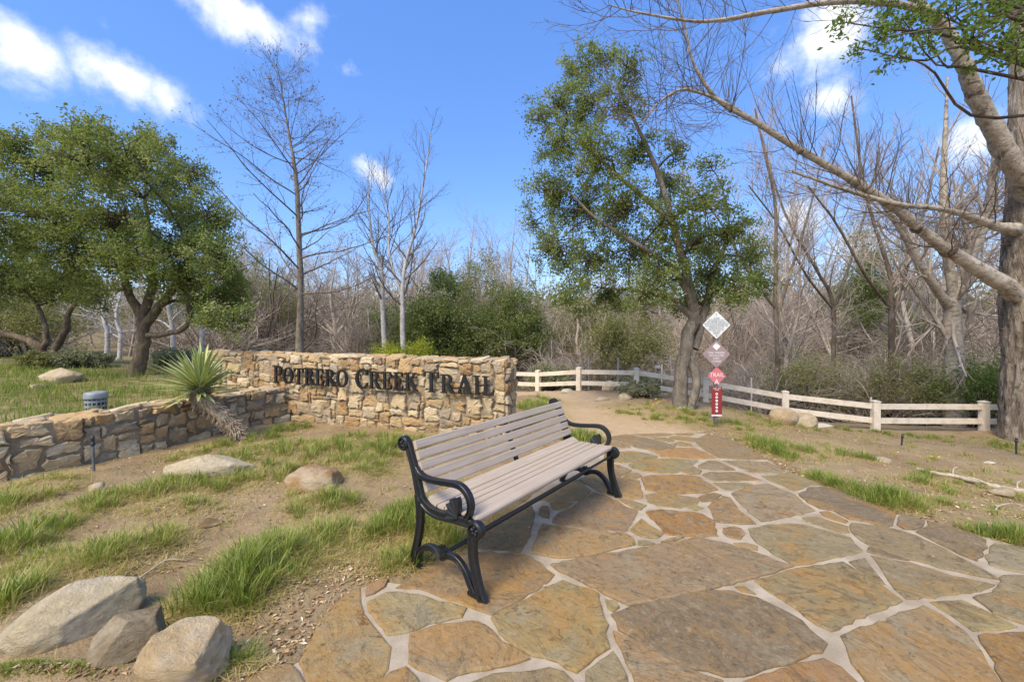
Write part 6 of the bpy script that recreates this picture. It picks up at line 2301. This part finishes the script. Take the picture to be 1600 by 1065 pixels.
# ------------------------------------------------------------------ bare thicket: one uncountable mass of fine brown twigs along the creek
def thicket():
    g = np.random.default_rng(300)
    kinds = []
    for k in range(5):
        n0 = 26
        H = 1.0
        a = g.uniform(0, 2 * math.pi, n0)
        st = np.c_[np.cos(a), np.sin(a), np.zeros(n0)] * g.uniform(0, .12, (n0, 1))
        d = unit(np.c_[np.cos(a), np.sin(a), np.zeros(n0)] * g.uniform(.1, 1.3, (n0, 1)) + np.array([0, 0, 1.0]))
        P = np.empty((n0, 8, 3))
        P[:, 0] = st
        L = g.uniform(.6, 1.05, n0)
        for s in range(1, 8):
            d = unit(d + g.normal(0, .2, d.shape) + np.array([0, 0, .02]))
            P[:, s] = P[:, s - 1] + d * (L / 7)[:, None]
        R = np.linspace(.011, .003, 8)[None] * g.uniform(.6, 1.3, (n0, 1))
        bd = Bundle()
        bd.add(P, R, 4)
        A, Ra = grow(P, R, n=9, t0=.2, t1=1, ang=46, length=.34, N=5, jit=.2, up=.03, rr=.55, g=g, minr=.0016)
        bd.add(A, Ra, 3)
        B, Rb = grow(A, Ra, n=5, t0=.2, t1=1, ang=46, length=.16, N=4, jit=.2, up=.02, rr=.6, g=g, minr=.0011)
        bd.add(B, Rb, 3)
        me_o = bd.obj('thicket_proto', ('brown_twig', 'grey_twig', 'mid_twig', 'grey_twig', 'grey_twig')[k])
        kinds.append(me_o.data)
        bpy.data.objects.remove(me_o)
    for k in range(3):
        P, R = limb([(0, 0, 0), (.02, 0, .35), (-.02, .02, .65), (.03, 0, 1.0)], [.014, .011, .007, .002], 16, .1, 700 + k)
        bd = Bundle()
        bd.add(P, R, 6)
        A, Ra = grow(P[None], R[None], n=16, t0=.25, t1=.97, ang=42, length=.42, N=8, jit=.1, up=.09, rr=.5, g=g, minr=.002)
        bd.add(A, Ra, 4)
        B, Rb = grow(A, Ra, n=9, t0=.15, t1=1, ang=38, length=.18, N=5, jit=.12, up=.06, rr=.5, g=g, minr=.0012)
        bd.add(B, Rb, 3)
        Cc, Rc = grow(B, Rb, n=4, t0=.2, t1=1, ang=38, length=.08, N=4, jit=.14, up=.04, rr=.6, g=g, minr=.0007)
        bd.add(Cc, Rc, 3)
        me_o = bd.obj('thicket_proto', 'grey_twig')
        kinds.append(me_o.data)
        bpy.data.objects.remove(me_o)
    root = empty('bare_thicket', (4, 16, gh(4, 16)), 'tangled mass of leafless brown and grey scrub along the creek', 'scrub', None, 'stuff')
    rl = world_loc(root)
    spots = []
    # the dense bank on the right, the looser scrub in the middle and on the left
    for _ in range(46):
        px = g.uniform(1130, 1680)
        d = g.uniform(10.6, 17)
        spots.append((px, d, g.uniform(1.5, 2.7)))
    for _ in range(46):
        px = g.uniform(1100, 1750)
        d = g.uniform(17, 32)
        spots.append((px, d, g.uniform(2.8, 4.8)))
    for _ in range(36):
        px = g.uniform(380, 1120)
        d = g.uniform(16.5, 30)
        spots.append((px, d, g.uniform(2.4, 4.6)))
    for _ in range(16):
        px = g.uniform(820, 1110)
        d = g.uniform(12.8, 16)
        spots.append((px, d, g.uniform(1.2, 2.2)))
    for _ in range(16):
        px = g.uniform(-100, 460)
        d = g.uniform(14, 28)
        spots.append((px, d, g.uniform(1.4, 2.8)))
    for _ in range(26):
        px = g.uniform(300, 1700)
        d = g.uniform(30, 44)
        spots.append((px, d, g.uniform(5, 8)))
    trees = []
    for _ in range(38):
        px = g.uniform(330, 1120)
        d = g.uniform(20, 40)
        trees.append((px, d, g.uniform(.13, .2) * d + 1.6))
    for _ in range(14):
        px = g.uniform(-60, 330)
        trees.append((px, g.uniform(18, 34), g.uniform(3, 5)))
    for _ in range(19):
        px = g.uniform(1120, 1700)
        d = g.uniform(14, 36)
        trees.append((px, d, g.uniform(.2, .3) * d + 2.0))
    spots = [(a, b, c, int(g.integers(5))) for a, b, c in spots] + [(a, b, c, 5 + int(g.integers(3))) for a, b, c in trees]
    for i, (px, d, s, kd) in enumerate(spots):
        x = (px - 800) * d / F
        o = link('bare_shrub', kinds[kd], root)
        o.location = tuple(np.array([x, d, gh(x, d) - .05]) - rl)
        o.rotation_euler = (g.normal(0, .2), g.normal(0, .2), g.uniform(0, 6.28))
        o.scale = (s * g.uniform(.9, 1.4), s * g.uniform(.9, 1.4), s)
        o['kind'] = 'stuff'


thicket()


# far wooded rise that closes the view
def far_wood():
    g = np.random.default_rng(310)
    n = 420
    az = g.uniform(-1.15, 1.15, n)
    r = g.uniform(46, 95, n)
    x, y = np.sin(az) * r, np.cos(az) * r
    z = ground_h(x, y)
    pts, tone = [], []
    for i in range(n):
        h = g.uniform(2.5, 6.0)
        w = h * g.uniform(.45, .8)
        d = unit(g.normal(0, 1, (110, 3)))
        p = np.array([x[i], y[i], z[i] + h * .5]) + d * np.array([w, w, h * .55]) * (g.random((110, 1)) ** .4)
        pts.append(p)
        tone.append(np.clip(g.normal(.5, .25) + g.normal(0, .12, 110), 0, 1))
    V, Fc = leaves(np.concatenate(pts), .75, g, .3, .7)
    o = obj('far_wood', V, Fc, 'olive_leaf', None, attrs={'rnd': np.repeat(np.concatenate(tone), 4)})
    tag(o, 'distant dull green wood closing the view behind the creek', 'wood', kind='stuff')


far_wood()


# ------------------------------------------------------------------ grass, litter, pebbles (uncountable)
def blades(B, h, lean, w, g, az=None):
    n = len(B)
    az = g.uniform(0, 2 * math.pi, n) if az is None else az
    dr = np.c_[np.cos(az), np.sin(az), np.zeros(n)]
    side = np.c_[-np.sin(az), np.cos(az), np.zeros(n)]
    lv = np.array([0, .5, 1.0])
    wd = np.array([1.0, .8, 0.0])
    V = np.empty((n, 5, 3))
    for i, (t, q) in enumerate(zip(lv, wd)):
        c = B + np.array([0, 0, 1.0]) * (h * (t - .25 * lean * t * t))[:, None] + dr * (h * lean * t * t)[:, None]
        if i < 2:
            V[:, 2 * i] = c - side * (w * q)[:, None]
            V[:, 2 * i + 1] = c + side * (w * q)[:, None]
        else:
            V[:, 4] = c
    T = np.array([[0, 1, 3], [0, 3, 2], [2, 3, 4]])
    Fc = (np.arange(n)[:, None, None] * 5 + T[None]).reshape(-1, 3)
    return V.reshape(-1, 3), Fc


def grass():
    g = np.random.default_rng(400)
    B, H, L, W, T, AZ = [], [], [], [], [], []
    extra = []
    for _ in range(170):
        x, y = g.uniform(2.5, 9.5), g.uniform(2.6, 8.4)
        if not in_poly(PATIO, np.array([x]), np.array([y]))[0] and fbm(x * .8, y * .8, 21.0, 3) > -.12:
            s_ = g.uniform(.05, .16)
            extra.append((x, y, s_, s_ * .8, int(g.uniform(20, 130)), g.uniform(.05, .12), g.uniform(.1, .6)))
    for _ in range(70):
        x, y = g.uniform(-4.4, -.4), g.uniform(1.9, 6.6)
        if not in_poly(PATIO, np.array([x]), np.array([y]))[0] and low_side(np.array([x]), np.array([y]))[0] < -.1:
            s_ = g.uniform(.04, .12)
            extra.append((x, y, s_, s_ * .8, int(g.uniform(15, 80)), g.uniform(.04, .11), g.uniform(.2, .8)))
    for (cx, cy, a, b, n, h, dry) in PATCHES + extra:
        n = int(n * 1.35)
        # each patch is a handful of tufts, each tuft a fan of blades, with a fringe of dry straw at the foot
        k = max(3, n // 88)
        ta = g.uniform(0, 2 * math.pi, k)
        tr = np.sqrt(g.random(k))
        tx, ty = cx + np.cos(ta) * tr * a, cy + np.sin(ta) * tr * b
        th = h * g.uniform(.6, 1.2, k) * (1.1 - .35 * tr)
        td = np.clip(dry + .08 + g.normal(0, .22, k) + .25 * (tr - .5), 0, 1)
        i = g.integers(0, k, n)
        sd = .010 + .17 * th[i]
        ox, oy = g.normal(0, 1, n), g.normal(0, 1, n)
        bx = tx[i] + ox * sd
        by = ty[i] + oy * sd
        AZ.append(np.arctan2(oy, ox) + g.normal(0, .6, n))
        off = np.hypot(ox, oy)
        straw = g.random(n) < (.34 + .5 * td[i])
        tone = np.where(straw, g.uniform(.66, 1.0, n), np.clip(.16 + .45 * td[i] + g.normal(0, .13, n), 0, .7))
        hh = th[i] * g.uniform(.45, 1.15, n) * np.where(straw, .62, 1.15)
        B.append(np.c_[bx, by])
        H.append(hh * .82)
        L.append(np.where(straw, g.uniform(.3, 1.5, n), np.clip(.12 + .28 * off + g.normal(0, .15, n), .03, 1.1)))
        W.append(np.clip(.0016 + .010 * hh, .0014, .0042) * g.uniform(.7, 1.3, n))
        T.append(tone)
    # flattened dead straw and thatch round the tufts
    for (cx, cy, a, b, n, h, dry) in PATCHES + extra:
        m = int(n * (.55 + .7 * dry)) if h > .05 else 0
        an = g.uniform(0, 2 * math.pi, m)
        rr = np.sqrt(g.random(m)) * 1.45
        B.append(np.c_[cx + np.cos(an) * rr * a, cy + np.sin(an) * rr * b - .12 * b])
        H.append(g.uniform(.02, .075, m))
        L.append(g.uniform(1.2, 3.2, m))
        W.append(np.full(m, .0016) * g.uniform(.7, 1.3, m))
        T.append(np.clip(g.normal(.86, .1, m), .6, 1))
        AZ.append(g.uniform(0, 6.28, m))
    # the lawn above the low wall
    n = 60000
    x = g.uniform(-16, -3.6, n)
    y = 3.2 + (g.random(n) ** 1.3) * 9
    low = low_side(x, y)
    keep = low > .42
    x, y = x[keep], y[keep]
    dens = np.array([fbm(p * .55, q * .55, 3.3, 3) for p, q in zip(x, y)])
    keep = g.random(len(x)) < np.clip(.42 + dens * 1.1, .03, 1) * np.clip(1.35 - (y - 6.5) * .14, .25, 1)
    x, y, dens = x[keep], y[keep], dens[keep]
    n = len(x)
    B.append(np.c_[x, y])
    H.append(g.uniform(.05, .15, n) * (1 + dens * .6))
    L.append(g.uniform(.1, .8, n))
    W.append(np.full(n, .0038) * g.uniform(.7, 1.3, n))
    AZ.append(g.uniform(0, 6.28, n))
    T.append(np.clip(.30 - dens * .3 + g.normal(0, .18, n), 0, 1))
    # thin scatter over the bare soil
    n = 22000
    x, y = g.uniform(-5, 9, n), g.uniform(1.4, 9, n)
    keep = (~in_poly(PATIO, x, y)) & (low_side(x, y) < 0)
    x, y = x[keep], y[keep]
    dens = np.array([fbm(p * 1.3, q * 1.3, 8.3, 3) for p, q in zip(x, y)])
    tr_c = [tuple(ground_px(*p)[:2]) for p in ((1020, 690), (960, 655), (915, 630), (895, 617))] + [(1.2, 10.2)]
    keep = (dens > .02) & (dist_poly(tr_c, x, y, False) > 1.0)
    x, y = x[keep], y[keep]
    n = len(x)
    B.append(np.c_[x, y])
    H.append(g.uniform(.02, .09, n))
    L.append(g.uniform(.2, 1.2, n))
    W.append(np.full(n, .002))
    T.append(np.clip(g.normal(.5, .3, n), 0, 1))
    AZ.append(g.uniform(0, 6.28, n))
    B, H, L, W, T = np.concatenate(B), np.concatenate(H), np.concatenate(L), np.concatenate(W), np.concatenate(T)
    AZ = np.concatenate(AZ)
    ins = in_poly(PATIO, B[:, 0], B[:, 1]) & (dist_poly(PATIO, B[:, 0], B[:, 1]) > .03)
    sw = (np.abs((B - SW_A) @ SW_N + SW_T / 2) < SW_T / 2 + .02) & (((B - SW_A) @ SW_U) > 0) & (((B - SW_A) @ SW_U) < SW_L)
    lw = (low_side(B[:, 0], B[:, 1]) > -.03) & (low_side(B[:, 0], B[:, 1]) < .40) & (B[:, 1] < 7)
    ok = ~(ins | sw | lw)
    B, H, L, W, T = B[ok], H[ok], L[ok], W[ok], T[ok]
    AZ = AZ[ok]
    B3 = np.c_[B, ground_h(B[:, 0], B[:, 1]) - .006]
    V, Fc = blades(B3, H, L, W, g, AZ)
    o = obj('grass', V, Fc, 'grass_blade', None, attrs={'rnd': np.repeat(T, 5)})
    tag(o, 'tufts of green and straw coloured grass over the soil', 'grass', kind='stuff')


grass()


def litter():
    g = np.random.default_rng(500)
    pts = []
    edge = [tuple(ground_px(*p)[:2]) for p in EDGE_L[:9]]
    for _ in range(650):
        k = g.integers(0, len(edge) - 1)
        t = g.random()
        p = np.array(edge[k]) * (1 - t) + np.array(edge[k + 1]) * t
        q = p + np.array([-1, .35]) * abs(g.normal(0, .22)) + g.normal(0, .05, 2)
        pts.append(q)
    edge = [tuple(ground_px(*p)[:2]) for p in EDGE_R]
    for _ in range(700):
        k = g.integers(0, len(edge) - 1)
        t = g.random()
        p = np.array(edge[k]) * (1 - t) + np.array(edge[k + 1]) * t
        pts.append(p + np.array([.5, .5]) * abs(g.normal(0, .25)))
    for (cx, cy, a, b, n, h, dry) in PATCHES:
        for _ in range(int(26 + 50 * dry)):
            pts.append(np.array([cx + g.normal(0, a), cy - abs(g.normal(0, b)) * .8]))
    for _ in range(1500):
        pts.append(np.array([g.uniform(-5, 8), g.uniform(1.5, 7)]))
    pts = np.array(pts)
    ok = ~(in_poly(PATIO, pts[:, 0], pts[:, 1]) & (g.random(len(pts)) > .02))
    lw = (low_side(pts[:, 0], pts[:, 1]) > -.03)
    pts = pts[ok & ~lw]
    P = np.c_[pts, np.where(in_poly(PATIO, pts[:, 0], pts[:, 1]), .012, ground_h(pts[:, 0], pts[:, 1]) + .006)]
    V, Fc = leaves(P, .03, g, 4.0, .5)
    o = obj('leaf_litter', V, Fc, 'litter', None, attrs={'rnd': np.repeat(g.random(len(P)), 4)})
    tag(o, 'dry fallen leaves scattered on the soil along the paving', 'leaves', kind='stuff')
    # pebbles and crumbs of soil
    Vr, Fr = ICOS[1]
    n = 4200
    x, y = g.uniform(-5, 8.5, n), 1.4 + 7 * g.random(n) ** 1.4
    ok = (~in_poly(PATIO, x, y)) & (low_side(x, y) < -.05)
    x, y = x[ok], y[ok]
    n = len(x)
    s = np.clip(g.lognormal(-5.1, .5, n), .003, .03)
    sh = g.uniform(.6, 1.2, (n, 1, 3)) * np.array([1, 1, .65])
    V = Vr[None] * s[:, None, None] * sh * (1 + .2 * g.normal(0, 1, (n, len(Vr), 1)) * .5) + np.c_[x, y, ground_h(x, y)][:, None, :]
    Fc = (np.arange(n)[:, None, None] * len(Vr) + Fr[None]).reshape(-1, 3)
    o = obj('pebbles', V.reshape(-1, 3), Fc, 'boulder', None, True, color=lin(176, 156, 124))
    tag(o, 'scattered pebbles and crumbs on the bare soil', 'pebbles', kind='stuff')
    # a few yellow flowers by the oak
    P = []
    for (px, py, k, z) in ((1030, 640, 9, -.05), (1022, 646, 6, -.05), (1462, 728, 3, -.25)):
        for _ in range(k):
            q = ground_px(px + g.normal(0, 6), py + g.normal(0, 2), z)
            P.append((q[0], q[1], gh(q[0], q[1]) + g.uniform(.10, .16)))
    P = np.repeat(np.array(P), 5, axis=0) + g.normal(0, .008, (len(P) * 5, 3))
    V, Fc = leaves(P, .022, g, 1.5, .8)
    o = obj('wildflowers', V, Fc, 'yellow_petal', None, attrs={'rnd': np.repeat(g.random(len(P)), 4)})
    tag(o, 'few small yellow wildflowers in the grass', 'flowers', kind='stuff')


litter()
